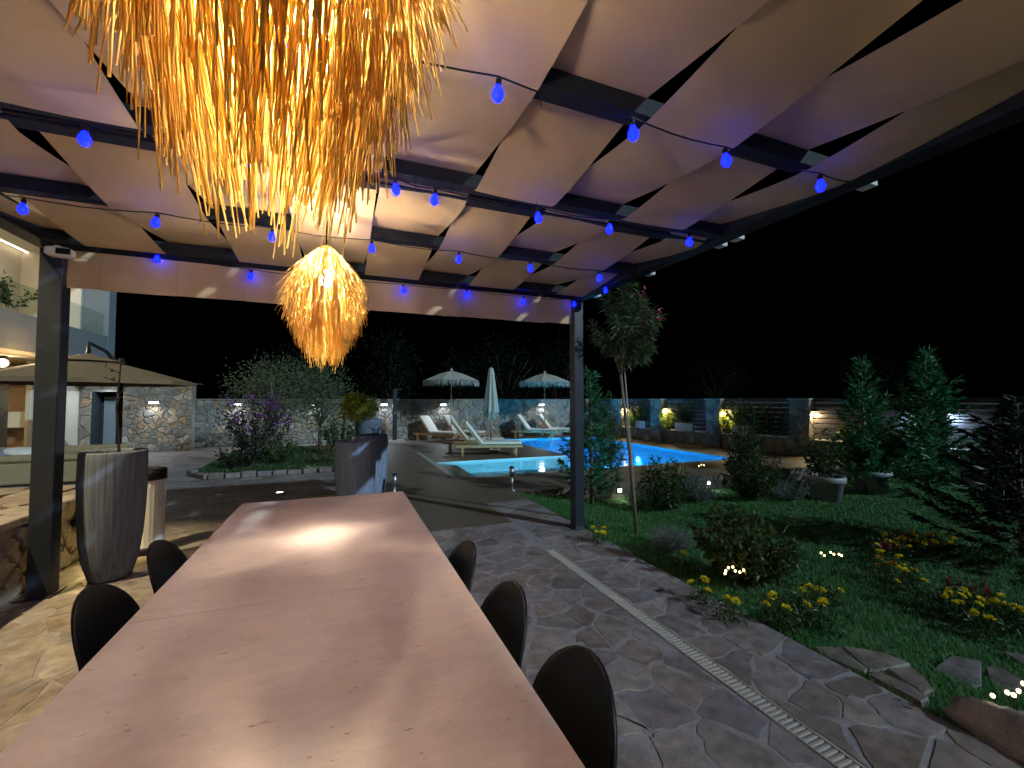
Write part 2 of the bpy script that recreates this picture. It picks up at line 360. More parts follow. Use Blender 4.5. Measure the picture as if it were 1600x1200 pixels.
for j in range(ny):
    for i in range(nx): a = j * (nx + 1) + i; F.append((a, a + 1, a + nx + 2, a + nx + 1))
lawn = obj('lawn', np_mesh('lawn', V, F, True), M_lawn); tag(lawn, kind='structure')
patio = MB()
for x0, x1, y0, y1 in ((-12, 2.82, -8, 5.25), (-12, 0.9, 5.25, 19.4), (0.9, 6.1, 15.8, 19.4), (2.1, 2.82, 5.25, 6.35)):
    patio.box(x0, x1, y0, y1, -0.34, -0.0035)
patio = patio.build('patio', M_mortar); tag(patio, kind='structure')
rs = np.random.default_rng(3); fr = (O3, X3, Y3, Z3); cl = []
for x0, x1, y0, y1, dn in ((-2.4, 2.02, 0.2, 5.25, 21), (2.14, 2.82, 0.2, 6.35, 15), (-6.4, 0.9, 5.25, 10.3, 11), (-6.4, -3.0, 10.3, 17.1, 8), (-3.0, 6.1, 15.8, 17.1, 8), (0.2, 0.9, 10.3, 15.8, 8)):
    cl += cells(x0, x1, y0, y1, dn, rs, 0.9)
stone_field(cl, fr, 0.009, -0.008, 0.0, 0.004, rs, patio, M_flag, 'flagstone', 300, 0.07)
# the drain: frame rails and cross bars
dr = thing('drain_channel', 'long pale slotted drain grate set flush in the flagstone paving', 'drain', (2.08, 0, 0))
for x in (-0.055, 0.047): MB().box(x, x + 0.008, 0.2, 4.15, -0.03, 0.004).build('frame_rail', M_coping, dr)
MB().box(-0.05, 0.05, 0.2, 4.15, -0.05, -0.03).build('channel_floor', M_black, dr)
bar = MB().box(-0.044, 0.044, -0.008, 0.008, -0.02, 0.001, bev=0.002).mesh('grate_bar')
bar.materials.append(M_coping)
y = 0.7
while y < 4.14: obj('grate_bar', bar, None, dr, (0, y, 0.001)); y += 0.0295 if y < 3 else 0.034
deck = MB()
for x0, x1, y0, y1 in ((0.9, 2.1, 5.25, 6.9), (2.1, 2.82, 6.35, 6.9), (0.9, 13.2, 6.9, 8.6), (0.9, 2.25, 8.6, 10.95), (0.9, 6.1, 10.95, 15.8), (10.0, 13.2, 8.6, 19.4), (6.1, 10.0, 16.2, 19.4)):
    deck.box(x0, x1, y0, y1, -0.42, -0.002)
deck = deck.build('pool_deck', M_deck); tag(deck, kind='structure')
# pool basin
pool = thing('swimming_pool', 'lit blue L-shaped swimming pool with a pale shallow end', 'pool', (0, 0, 0))
e = 0.004; mb = MB()
def quadz(mb, x0, x1, y0, y1, z): mb.add([(x0, y0, z), (x1, y0, z), (x1, y1, z), (x0, y1, z)], [(0, 1, 2, 3)])
def wallq(mb, a, b, z0, z1): mb.add([(*a, z0), (*b, z0), (*b, z1), (*a, z1)], [(0, 1, 2, 3)])
quadz(mb, 6.1, 10 - e, 8.6 + e, 16.2 - e, -1.35)
for a, b in (((6.1 + e, 10.95), (6.1 + e, 16.2)), ((10 - e, 8.6), (10 - e, 16.2)), ((6.1, 8.6 + e), (10, 8.6 + e)), ((6.1, 16.2 - e), (10, 16.2 - e))): wallq(mb, a, b, -1.36, -0.004)
wallq(mb, (6.1 + e, 8.6), (6.1 + e, 10.95), -1.36, -0.6)
mb.build('deep_basin', M_pool, pool)
mb = MB(); mb.box(2.25, 6.1, 9.35, 10.95 - e, -0.7, -0.34); mb.box(2.25, 6.1, 8.6 + e, 9.349, -0.7, -0.58)
for a, b in (((2.25 + e, 8.6), (2.25 + e, 10.95)), ((2.25, 8.6 + e), (6.1, 8.6 + e)), ((2.25, 10.95 - e), (6.1, 10.95 - e))): wallq(mb, a, b, -0.69, -0.004)
mb.build('shallow_basin', M_shallow, pool)
MB().box(2.26, 2.78, 8.61, 10.94, -0.33, -0.10).build('entry_step', M_poolrim, pool)
mb = MB(); quadz(mb, 2.25, 6.1, 8.6, 10.95, -0.05); quadz(mb, 6.1, 10, 8.6, 16.2, -0.05); mb.build('water', M_water, pool)
MB().box(2.10, 2.24, 8.62, 13.2, -0.02, 0.004).build('overflow_grate', M_poolrim, pool)
mb = MB()
for x0, x1, y0, y1 in ((6.0, 10.12, 16.2, 16.32), (10.0, 10.12, 8.5, 16.2), (2.24, 10.0, 8.5, 8.6)): mb.box(x0, x1, y0, y1, -0.02, 0.005)
mb.build('rim', M_poolrim, pool)
M_poollamp = emit('pool_lamp', (0.30, 0.75, 1.0), 3)
def area(name, loc, rot_dir, energy, color, sx, sy=None, parent=None, spread=None):
    d = bpy.data.lights.new(name, 'AREA'); d.energy = energy; d.color = color; d.size = sx
    if sy: d.shape = 'RECTANGLE'; d.size_y = sy
    if spread: d.spread = spread
    o = bpy.data.objects.new(name, d); COL.objects.link(o); o.location = loc
    o.rotation_euler = Vector(rot_dir).to_track_quat('-Z', 'Y').to_euler()
    if parent: o.parent = parent
    return o
for x, y, nx_ in ((6.13, 12.2, 1), (6.13, 14.6, 1), (9.96, 10.2, -1), (9.96, 12.7, -1), (9.96, 15.0, -1)):
    mb = MB(); mb.tube([(x, y, -0.55), (x + 0.02 * nx_, y, -0.55)], 0.11, 14); mb.build('underwater_lamp', M_poollamp, pool)
    area('underwater_light', (x + 0.06 * nx_, y, -0.55), (nx_ * 0.55, 0, -1.0), 190, (0.14, 0.78, 1.0), 0.2, parent=pool, spread=R_(110))
for x in (3.4, 5.2):
    mb = MB(); mb.tube([(x, 8.61, -0.3), (x, 8.63, -0.3)], 0.08, 14); mb.build('underwater_lamp', M_poollamp, pool)
    area('underwater_light', (x, 8.67, -0.3), (0, 1, -0.1), 40, (0.25, 0.75, 1.0), 0.15, parent=pool)

# ------------------------------------------------------------------ back wall (stone)
WY = 17.3
bw = thing('stone_wall', 'long rubble stone wall behind the sun loungers and pool', 'wall', (0, 0, 0))
MB().box(-4.6, 10.35, WY, WY + 0.4, -0.1, 1.60).build('wall_core', M_walmort, bw)
rs = np.random.default_rng(5)
stone_field(cells(-4.6, 10.35, 0.0, 1.60, 22, rs, 0.9), (np.array([0, WY, 0.0]), X3, Z3, -Y3), 0.012, -0.02, 0.03, 0.016, rs, bw, M_wallst_grey, 'stone', 300, 0.08)
MB().box(-4.6, 10.35, WY - 0.05, WY + 0.45, 1.60, 1.64).build('coping', M_walmort, bw)
gw = thing('gate_wall', 'taller ochre rubble stone wall with a dark doorway beside the house', 'wall', (0, 0, 0))
GY = 16.4; gx1 = float(aty(300, 620, GY)[0]); dx0 = float(aty(143, 640, GY)[0]); dx1 = float(aty(192, 640, GY)[0]); dzt = float(aty(150, 612, GY)[2]); gzt = 2.1
mb = MB(); mb.box(dx1, gx1, GY, GY + 0.4, -0.1, gzt); mb.box(-8.5, dx0, GY, GY + 0.4, -0.1, gzt); mb.box(dx0, dx1, GY, GY + 0.4, dzt, gzt)
mb.build('wall_core', M_walmort, gw)
fr = (np.array([0, GY, 0.0]), X3, Z3, -Y3)
cl = cells(dx1, gx1, 0, gzt, 32, rs, 0.9) + cells(-7.2, dx0, 0, gzt, 30, rs, 0.9)
stone_field(cl, fr, 0.012, -0.02, 0.03, 0.016, rs, gw, M_wallst, 'stone', 150, 0.08)
MB().box(dx0 - 0.03, gx1 + 0.03, GY - 0.04, GY + 0.44, gzt, gzt + 0.04).build('coping', M_walmort, gw)
g2 = thing('garden_gate', 'dark metal gate standing open in the stone doorway', 'gate', (dx0, GY, 0))
MB().box(0.02, 0.07, -0.02, 0.38, 0.0, dzt - 0.01).build('frame', M_metal_blue, g2)
MB().box(0.12, 0.42, 0.42, 0.46, 0.0, dzt - 0.15).build('leaf_panel', M_plaster_blue, g2)
MB().box(0.10, dx1 - dx0 - 0.1, 0.9, 0.95, 0.0, dzt).build('back_panel', M_metal, g2)
# low stone wall of the planter by the left post
pw = thing('planter_wall', 'low rough stone planter wall beside the dark pergola post', 'wall', (0, 0, 0))
MB().box(-5.2, -2.45, 0.8, 6.3, -0.1, 0.60).build('wall_core', M_walmort, pw)
fr = (np.array([-2.45, 0, 0.0]), Y3, Z3, X3)
stone_field(cells(0.8, 6.3, 0, 0.61, 26, rs, 0.9), fr, 0.010, -0.02, 0.035, 0.018, rs, pw, M_wallst, 'stone', 80, 0.1)
fr = (np.array([0, 0, 0.60]), X3, Y3, Z3)
stone_field(cells(-3.1, -2.40, 0.8, 6.3, 9, rs, 0.8) + cells(-5.2, -3.1, 5.4, 6.3, 9, rs, 0.8), fr, 0.01, -0.01, 0.05, 0.012, rs, pw, M_flag, 'coping_stone', 60, 0.06)
MB().box(-5.1, -3.12, 0.9, 5.38, 0.58, 0.62).build('planting_soil', M_soil, pw)

# ------------------------------------------------------------------ fence along the pool: low wall, pillars, slats
f0 = np.array([10.97, 15.45]); f1 = np.array([13.22, 4.5]); fu = (f1 - f0) / np.linalg.norm(f1 - f0); fang = math.atan2(fu[1], fu[0])
fs0, fs1 = -1.85, 15.5
def fpt(s, y=0.0, z=0.0): return (f0[0] + fu[0] * s - fu[1] * y, f0[1] + fu[1] * s + fu[0] * y, z)
def fs_of(px, py=650): p = atplane(px, py, f0, f1); return float((p[:2] - f0) @ fu)
lw = thing('low_wall', 'low stone wall with pale coping running under the slatted fence', 'wall', fpt(0), fang)
MB().box(fs0, fs1, 0.0, 0.38, -0.34, 0.44).build('wall_core', M_walmort, lw)
rs = np.random.default_rng(9)
def world_frame(fr_): return fr_
Uf = np.array([fu[0], fu[1], 0]); Nf = np.array([fu[1], -fu[0], 0])          # Nf faces the pool
def local_field(polys, frame, *a, **k):                                       # geometry in local fence coordinates, ranking in world
    stone_field(polys, frame, *a, **k)
tmp = bpy.data.objects.new('tmp', None)
def stones_on(parent, x0, x1, z0, z1, O, U, N, dens, name, nmax, m, gap=0.01, t1=0.025):
    """stones on a vertical face of a thing whose parent sits at the world origin frame"""
    stone_field(cells(x0, x1, z0, z1, dens, rs, 0.85), (np.array(O, float), np.array(U, float), Z3, np.array(N, float)), gap, -0.015, t1, 0.014, rs, parent, m, name, nmax, 0.08)
lw.location = (0, 0, 0); lw.rotation_euler = (0, 0, 0)
for ch in lw.children: ch.location = fpt(0); ch.rotation_euler = (0, 0, fang)
stones_on(lw, fs0, fs1, -0.3, 0.43, (*f0, 0), Uf, Nf, 13, 'stone', 120, M_wallst)
s = fs0
while s < fs1 - 0.1:
    l = min(1.1, fs1 - s); o = MB().box(s + 0.004, s + l - 0.004, -0.05, 0.43, 0.44, 0.48, bev=0.008).build('coping_slab', M_coping, lw, fpt(0)); o.rotation_euler = (0, 0, fang); s += l
pil_px = (912, 965, 1027, 1116, 1250, 1455); pil_s = [fs_of(p) for p in pil_px] + [fs_of(1455) + 3.3, fs_of(1455) + 6.4]
pdesc = ['stone fence pillar standing behind the feathery conifer at the pool corner', 'stone fence pillar second from the back wall, thin stem before it', 'stone fence pillar next to the white trough with a dense shrub',
         'bluish stone fence pillar with a glowing yellow climber at its side', 'stone fence pillar with warm lamp beside bare dark slats', 'stone fence pillar with cold bright lamp behind the tall conifer', 'stone fence pillar behind the dark spreading conifer', 'last stone fence pillar hidden past the dark conifer']
def world_area(name, p, d, e, c, sx, sy=None, spread=None): return area(name, p, d, e, c, sx, sy, None, spread)
M_lampW = emit('warm_lamp_lens', (1.0, 0.72, 0.34), 14); M_lampC = emit('cool_lamp_lens', (0.85, 0.95, 1.0), 7); M_lampB = emit('blue_white_lens', (0.55, 0.8, 1.0), 16)
wl_desc = ['hidden', 'warm box lamp on the pillar behind the slender tree trunk', 'warm box lamp lighting leaves next to the white trough', 'warm box lamp glowing into the yellow climber',
           'warm box lamp lighting the bare dark slats', 'cold white box lamp behind the tall conifer']
for k, s in enumerate(pil_s[:6]):
    pl = thing('stone_pillar', pdesc[k], 'pillar', (0, 0, 0), 0, 'fence pillars')
    o = MB().box(s - 0.25, s + 0.25, -0.10, 0.40, -0.34, 1.60).build('pillar_core', M_walmort, pl, fpt(0)); o.rotation_euler = (0, 0, fang)
    o = MB().box(s - 0.29, s + 0.29, -0.14, 0.44, 1.60, 1.645, bev=0.008).build('pillar_cap', M_coping, pl, fpt(0)); o.rotation_euler = (0, 0, fang)
    nst = 22 if k > 2 else 12
    stones_on(pl, -0.25, 0.25, -0.3, 1.59, fpt(s, -0.10), Uf, Nf, 16, 'stone', nst, M_wallst_grey)
    stones_on(pl, -0.10, 0.40, 0.5, 1.59, fpt(s + 0.25, 0), -Nf, Uf, 16, 'stone', nst, M_wallst)
    if k >= 1:
        cold = k == 5; q = fpt(s + 0.25, 0.08, 1.27)
        L = thing('wall_light', wl_desc[k], 'wall light', q, fang, 'pillar lamps')
        hou = MB().box(0.026, 0.10, -0.06, 0.06, 0.0, 0.07, bev=0.008).build('housing', M_metal, L)
        MB().box(0.036, 0.09, -0.05, 0.05, -0.008, -0.001).build('lens', M_lampB if cold else M_lampW, hou)
        cc = (0.45, 0.70, 1.0) if cold else (1.0, 0.74, 0.36)
        a = area('lamp_light', (0.075, 0, -0.03), (0.35, 0, -1), 20.0 if cold else 22.0, cc, 0.09, parent=L)
        if cold:
            q2 = fpt(s - 0.25, 0.08, 1.27); L2 = thing('wall_light', 'cold white box lamp washing the slats beside the tall conifer', 'wall light', q2, fang, 'pillar lamps')
            hou = MB().box(-0.10, -0.026, -0.06, 0.06, 0.0, 0.07, bev=0.008).build('housing', M_metal, L2); MB().box(-0.09, -0.036, -0.05, 0.05, -0.008, -0.001).build('lens', M_lampB, hou)
            area('lamp_light', (-0.075, 0, -0.03), (-0.35, 0, -1), 16.0, cc, 0.09, parent=L2)
bays = list(zip([fs0 - 0.2] + pil_s[:6], pil_s[:6] + [fs1]))
bdesc = ['dark slatted fence bay at the far pool corner', 'dark slatted fence bay behind the first climber', 'dark slatted fence bay behind the shorter planter trough', 'dark slatted fence bay behind the white trough shrub',
         'dark slatted fence bay filled with a wide climbing shrub', 'dark slatted fence bay lit warm at one end and cold at the other', 'dark slatted fence bay lit by the cold lamp beyond the tall conifer']
for k, (a, c) in enumerate(bays):
    L = thing('slatted_fence', bdesc[k], 'fence', fpt(a + 0.27), fang, 'slatted fence bays'); ln = c - a - 0.54 if k < 6 else c - a - 0.27
    if k == 0: ln = 0.4
    sl = MB().box(0, ln, 0.14, 0.165, 0, 0.115, bev=0.004).mesh('slat'); sl.materials.append(M_slat)
    for j in range(8): obj('slat', sl, None, L, (0, 0, 0.50 + j * 0.148))
    for x in ((0.03, ln - 0.07) if ln < 2.2 else (0.03, ln / 2, ln - 0.07)): MB().box(x, x + 0.04, 0.17, 0.21, 0.46, 1.68).build('upright', M_metal, L)

# ------------------------------------------------------------------ house on the left
hs = thing('house', 'pale modern house with glass balcony and lit ceiling strips', 'house', (0, 0, 0))
MB().box(-6.62, -6.42, -6, 15.9, 2.66, 3.46).build('balcony_parapet', M_plaster_blue, hs)
MB().box(-10.5, -6.425, -6, 15.88, 2.58, 2.655).build('balcony_soffit', M_cream, hs)
MB().box(-7.0, -6.40, 15.9, 16.3, 2.5, 6.4).build('end_fin', M_plaster_blue, hs)
MB().box(-8.5, -8.3, -6, 15.9, 2.66, 5.7).build('balcony_back_wall', M_cream, hs)
MB().box(-8.3, -7.0, 15.8, 15.95, 2.66, 5.7).build('balcony_end_wall', M_cream, hs)
MB().box(-11, -6.1, -6, 16.3, 5.70, 5.78).build('balcony_ceiling', M_cream, hs)
MB().box(-11, -6.0, -6, 16.4, 5.785, 6.3).build('roof', M_plaster_blue, hs)
M_led = emit('led_strip', (1.0, 0.84, 0.58), 7)
for (a, c) in (((0, 375), (72, 408)), ((0, 389), (34, 406))):
    p, q = atz(*a, 5.69), atz(*c, 5.69); x = (p[0] + q[0]) / 2; MB().box(x - 0.025, x + 0.025, -5, q[1], 5.685, 5.698).build('ceiling_light_strip', M_led, hs)
area('balcony_glow', (-7.3, 12.5, 5.6), (0, 0, -1), 60, (1.0, 0.84, 0.6), 0.3, 5.0, parent=hs)
y = 3.0
while y < 15.6:
    MB().box(-6.53, -6.515, y, y + 1.53, 3.40, 4.12).build('glass_panel', M_glass, hs); y += 1.56
GX = -7.2
def hy(px): return float(atplane(px, 650, (GX, 0), (GX, 10))[1])
for a, c, nm, m_ in ((62, 76, 'curtain', M_cream), (2, 18, 'curtain', M_wood), (49, 57, 'window_frame', M_cream), (57.5, 62, 'window_frame', M_metal), (78, 126, 'facade_wall', M_cream)):
    MB().box(GX - 0.12, GX - 0.02 if nm != 'curtain' else GX - 0.06, hy(a), hy(c), 0.0, 2.575).build(nm, m_, hs)
MB().box(GX - 0.1, GX, -6, 10.2, 0, 2.575).build('facade_wall', M_cream, hs)
MB().box(GX - 0.05, GX - 0.04, 10.2, hy(49), 0.02, 2.4).build('window_glass', M_glass, hs)
MB().box(-11, GX - 0.12, -6, 16.38, 0.0, 0.04).build('interior_floor', M_wood, hs)
MB().box(-11.1, -11, -6, 16.38, 0.0, 2.575).build('interior_wall', M_cream, hs)
MB().box(-11, GX - 0.13, 16.28, 16.38, 0.0, 2.575).build('interior_wall', M_cream, hs)
# shelf cabinet seen through the window
cx0, cx1, cy = -8.35, -7.45, 14.75
for nm, bx in (('cabinet_side', (cx0, cx0 + 0.06, cy, cy + 0.4, 0.04, 2.3)), ('cabinet_side', (cx1 - 0.06, cx1, cy, cy + 0.4, 0.04, 2.3)), ('cabinet_shelf', (cx0 + 0.06, cx1 - 0.06, cy, cy + 0.4, 0.9, 1.3)), ('cabinet_shelf', (cx0 + 0.06, cx1 - 0.06, cy, cy + 0.4, 2.05, 2.29)), ('cabinet_back', (cx0, cx1, cy + 0.4, cy + 0.44, 0.04, 2.3))):
    MB().box(*bx).build(nm, M_cream if nm != 'cabinet_back' else M_wood, hs)
area('room_light', (-8.6, 13.0, 2.5), (0, 0, -1), 55, (1.0, 0.76, 0.42), 0.8, parent=hs)
p = atz(4, 567, 2.42); M_porch = emit('porch_lamp', (1.0, 0.82, 0.5), 30)
pl = thing('porch_light', 'bright warm round lamp under the balcony soffit', 'lamp', (p[0], p[1], 2.42))
mb = MB(); mb.ball((0, 0, 0), 0.09); mb.build('globe', M_porch, pl); MB().box(-0.05, 0.05, -0.05, 0.05, 0.085, 0.16).build('base', M_metal, pl)
area('porch_glow', (-5.9, 12.2, 2.5), (0.5, -0.4, -1), 130, (1.0, 0.76, 0.42), 0.5, parent=hs)
# unseen lamp post, added for the warm light on the strip beside the pergola
fl = thing('added_lamp_post', 'unseen tall lamp post added for warm light beside the pergola', 'lamp post', (-4.2, 3.4, 0.6))
MB().tube([(0, 0, 0), (0, 0, 5.05)], [0.06, 0.04], 10).build('pole', M_metal, fl)
MB().box(-0.1, 0.3, -0.1, 0.1, 5.05, 5.13, bev=0.01).build('lamp_head', M_metal, fl)
sp = bpy.data.lights.new('added_post_spot', 'SPOT'); sp.energy = 1500; sp.color = (1.0, 0.80, 0.42); sp.spot_size = R_(58); sp.spot_blend = 0.35; sp.shadow_soft_size = 0.05; sp.energy = 2300
so = bpy.data.objects.new('added_post_spot', sp); COL.objects.link(so); so.parent = fl; so.location = (0.15, 0, 5.0); so.rotation_euler = Vector((0.16, 0.08, -1.0)).to_track_quat('-Z', 'Y').to_euler()
# gate lamp, wall lamps along the back wall
def box_light(px, py, y, label, e, color=(0.86, 0.94, 1.0), grp='lamps along the stone walls', lens=M_lampC):
    p = aty(px, py, y); L = thing('wall_light', label, 'wall light', (p[0], y, p[2]), 0, grp)
    hou = MB().box(-0.13, 0.13, -0.09, -0.03, 0.0, 0.05, bev=0.008).build('housing', M_metal, L); MB().box(-0.12, 0.12, -0.085, -0.04, -0.012, -0.001).build('lens', lens, hou)
    MB().box(-0.12, 0.12, -0.097, -0.0905, 0.002, 0.045).build('front_lens', lens, L)
    area('lamp_light', (0, -0.14, -0.03), (0, -0.5, -1), e, color, 0.2, 0.05, parent=L); return L
box_light(170, 603, GY - 0.03, 'cool wall lamp above the dark doorway', 9)
box_light(242, 630, GY - 0.03, 'cool wall lamp on the ochre wall right of the doorway', 9)
for px, t in ((373, 'cool wall lamp beside the purple bougainvillea'), (491, 'cool wall lamp glimpsed between the olive trees'), (600, 'cool wall lamp beside the garden shower column'), (692, 'cool wall lamp above the loungers near the fringed parasol by the shower'), (845, 'cool wall lamp above the lounger pair nearest the fence')):
    box_light(px, 633, WY - 0.03, t, 9)

# ------------------------------------------------------------------ pergola
pg = thing('pergola', 'dark metal pergola with woven beige fabric roof strips', 'pergola', (0, 0, 0))
for x, y in ((2.70, 4.66), (-2.36, 4.66), (2.70, -3.4), (-2.36, -3.4)):
    MB().box(x + (0 if x > 0 else 0.02), x + (0.13 if x > 0 else 0.17), y, y + 0.13, 0.0, 2.86, bev=0.006).build('post', M_metal_blue, pg)
    MB().box(x - 0.04, x + 0.19, y - 0.04, y + 0.2, 0.0, 0.012).build('base_plate', M_metal_blue, pg)
for x in (2.70, -2.36): MB().box(x, x + 0.15, -3.5, 4.90, 2.862, 3.04, bev=0.006).build('side_beam', M_metal, pg)
for y in (4.74, -3.4): MB().box(-2.21, 2.70, y, y + 0.10, 2.88, 3.02).build('end_beam', M_metal, pg)
BARS = [-2.4, -1.4, -0.4, 0.6, 1.54, 2.44, 2.60, 3.47, 4.45]; BZ = 2.90
for y in BARS:
    MB().box(-2.21, 2.70, y - 0.045, y + 0.045, BZ - 0.035, BZ + 0.045).build('crossbar', M_metal, pg)
    MB().box(2.85, 2.93, y - 0.04, y + 0.04, BZ - 0.03, BZ + 0.08).build('crossbar_end', M_white, pg)
EDG = [-2.20, -1.96, -1.42, -0.885, -0.35, 0.185, 0.72, 1.255, 1.79, 2.325, 2.69]
for k in range(len(EDG) - 1):
    x0, x1 = EDG[k] + 0.003, EDG[k + 1] - 0.003
    par = (k + 0) % 2                                    # strips .72-1.255 (k=6) pass above the bar at 1.54
    cps = []
    for j, y in enumerate(BARS):
        above = ((j + par) % 2 == 0)                     # j=4 -> k=6 above
        cps.append((y, BZ + (0.058 if above or y < 0.3 else -0.050)))  # unseen rear bays lie flat, shaped to keep the floodlight off the table
    cps = [(-3.35, BZ)] + cps + [(4.72, BZ + 0.05)]
    V = []; ny = 90; nxs = 6
    for j in range(ny + 1):
        y = -3.35 + (4.72 + 3.35) * j / ny
        for i in range(len(cps) - 1):
            if cps[i][0] <= y <= cps[i + 1][0] + 1e-6: break
        (ya, za), (yb, zb) = cps[i], cps[i + 1]; t = (y - ya) / (yb - ya); e_ = 0.75 * t + 0.25 * t * t * (3 - 2 * t); z = za + (zb - za) * e_ - 0.010 * math.sin(math.pi * t) * (1 if yb - ya > 0.4 else 0)
        for i in range(nxs + 1):
            u = i / nxs; sag = 0.005 * math.sin(math.pi * u) * math.sin(math.pi * t) ; tw = 0.005 * math.sin(y * 3.1 + k * 1.7) * (u - 0.5)
            V.append((x0 + (x1 - x0) * u, y, z - sag + tw))
    F = [(j * (nxs + 1) + i, j * (nxs + 1) + i + 1, (j + 1) * (nxs + 1) + i + 1, (j + 1) * (nxs + 1) + i) for j in range(ny) for i in range(nxs)]
    obj('fabric_strip', np_mesh('fabric_strip', V, F, True), M_fabric, pg)
    zb = 2.555 + random.uniform(-0.012, 0.012)             # the strip's end hanging as a valance
    V = []; 
    for j in range(7):
        for i in range(nxs + 1):
            u = i / nxs; V.append((x0 - 0.004 + (x1 - x0 + 0.006) * u, 4.725 + 0.008 * math.sin(math.pi * u) * (j / 6) * random.choice((1, 0.6)) - 0.004 * (k % 2), 2.875 + (zb - 2.875) * j / 6))
    F = [(j * (nxs + 1) + i, j * (nxs + 1) + i + 1, (j + 1) * (nxs + 1) + i + 1, (j + 1) * (nxs + 1) + i) for j in range(6) for i in range(nxs)]
    obj('valance_panel', np_mesh('valance_panel', V, F, True), M_fabric, pg)
# string lights
M_blue = emit('blue_bulb', (0.0006, 0.002, 1.0), 26); M_bluecore = emit('blue_filament', (0.25, 0.45, 1.0), 60)
bulb_me = MB().lathe([(0.001, -0.062), (0.012, -0.059), (0.020, -0.048), (0.023, -0.036), (0.020, -0.022), (0.013, -0.008), (0.010, 0.0)], 14).mesh('bulb'); bulb_me.materials.append(M_blue)
sock_me = MB().lathe([(0.010, 0.0), (0.012, 0.002), (0.012, 0.022), (0.006, 0.028), (0.001, 0.03)], 10).mesh('socket'); sock_me.materials.append(M_black)
fil_me = MB().tube([(0.006, 0, -0.044), (-0.005, 0.004, -0.034), (0.004, -0.004, -0.024)], 0.002, 5).mesh('filament'); fil_me.materials.append(M_bluecore)
def string_light(label, pts, ends):
    L = thing('string_light', label, 'string lights', (0, 0, 0), 0, 'blue festoon strings')
    path = [ends[0]]
    allp = [ends[0]] + [tuple(p) for p in pts] + [ends[1]]
    for a, c in zip(allp[:-1], allp[1:]):
        for t in (0.2, 0.4, 0.6, 0.8, 1.0):
            path.append(tuple(a[i] + (c[i] - a[i]) * t for i in range(2)) + (a[2] + (c[2] - a[2]) * t - 0.018 * math.sin(math.pi * t),))
    MB().tube(path, 0.0035, 6).build('cable', M_black, L)
    for p in pts:
        s_ = obj('socket', sock_me, None, L, (p[0], p[1], p[2] - 0.034)); s_.rotation_euler = (random.uniform(-.15, .15), random.uniform(-.15, .15), 0); obj('bulb', bulb_me, None, s_, (0, 0, -0.002))
for y, xs, lab in ((1.46, (-1.5, -0.85, -0.2, 0.52, 1.12, 1.67, 2.32), 'blue bulb string over the near pendant, fourth from the valance'), (2.33, (-1.72, -1.05, -0.42, 0.25, 0.47, 1.11, 1.64, 2.30), 'blue bulb string along the doubled crossbar, third from the valance'),
                   (3.34, (-1.76, -1.12, -0.47, 0.19, 0.86, 1.49, 2.18), 'blue bulb string second from the valance, passing the small pendant')):
    string_light(lab, [(x, y + random.uniform(-.03, .03), 2.80 + random.uniform(-0.01, 0.01)) for x in xs], ((-2.19, y, 2.83), (2.69, y, 2.83)))
vp = [aty(px, py - 9, 4.66) for px, py in ((246, 402), (393, 430), (512, 440), (630, 453), (730, 460), (818, 472), (897, 476))]
string_light('blue bulb string hanging right before the fabric valance', vp, ((-2.19, 4.66, 2.86), (2.69, 4.66, 2.80)))
p = atplane(946, 444, (2.66, 0), (2.66, 5)); string_light('blue bulb on a cable along the side beam near the oleander', [p], ((2.66, 4.6, 2.80), (2.66, 2.9, 2.84)))
for x, y in ((0.72, 1.5), (0.36, 2.36), (1.12, 2.4), (-0.9, 3.36), (1.26, 2.42), (0.56, 2.34)):
    tag(MB().tube([(x, y, 2.852), (x + 0.004, y, 2.79), (x + 0.002, y - 0.003, 2.775)], 0.002, 5).build('cable_tie', M_black), 'thin black cable tie tail hanging from a crossbar', 'cable tie', 'cable ties on the pergola bars')
# security camera on the left post
p = (-2.20, 4.60, 2.80); cm = thing('security_camera', 'small white security camera fixed to the pergola post corner', 'camera', p)
MB().box(-0.06, 0.10, -0.06, 0.05, -0.02, 0.05, bev=0.012).build('body', M_white, cm); MB().box(0.02, 0.112, -0.066, -0.061, -0.012, 0.036).build('lens_face', M_black, cm)
MB().box(-0.02, 0.02, -0.02, 0.02, 0.05, 0.07).build('mount', M_white, cm)

# ------------------------------------------------------------------ straw pendants
M_bulb = emit('warm_bulb', (1.0, 0.83, 0.62), 4700)
rs = np.random.default_rng(21); N = 2400; H = 0.75
t = rs.uniform(0, 1, N) ** 0.95; az = rs.uniform(0, 2 * math.pi, N)
r0 = 0.03 + 0.13 * np.sin(np.pi * np.clip(t * 0.80 + 0.02, 0, 1)) ** 0.8; h0 = 0.60 * t * H
r1 = 0.258 * (1 - 0.80 * t ** 1.9) + rs.normal(0, 0.018, N); h1 = (0.37 + 0.61 * t + rs.normal(0, 0.045, N)) * H
a2 = az + rs.normal(0, 0.16, N)
P0 = np.stack([r0 * np.cos(az), r0 * np.sin(az), H - h0], 1); P2 = np.stack([r1 * np.cos(a2), r1 * np.sin(a2), H - h1], 1)
P1 = (P0 + P2) / 2 + np.stack([np.cos(az), np.sin(az), 0.9 + 0 * az], 1) * rs.uniform(-0.004, 0.014, N)[:, None] + rs.normal(0, 0.006, (N, 3))
T = unit(P2 - P0); A = unit(np.cross(T, rs.normal(size=(N, 3)))); B = np.cross(T, A); rad = rs.uniform(0.0010, 0.0019, N)[:, None]
rings = []
for P, k in ((P0, 1.0), (P1, 1.0), (P2, 0.85)):
    for q in range(3): an = 2 * math.pi * q / 3; rings.append(P + (A * math.cos(an) + B * math.sin(an)) * rad * k)
V = np.stack(rings, 1).reshape(-1, 3); base = (np.arange(N) * 9)[:, None]; F = []
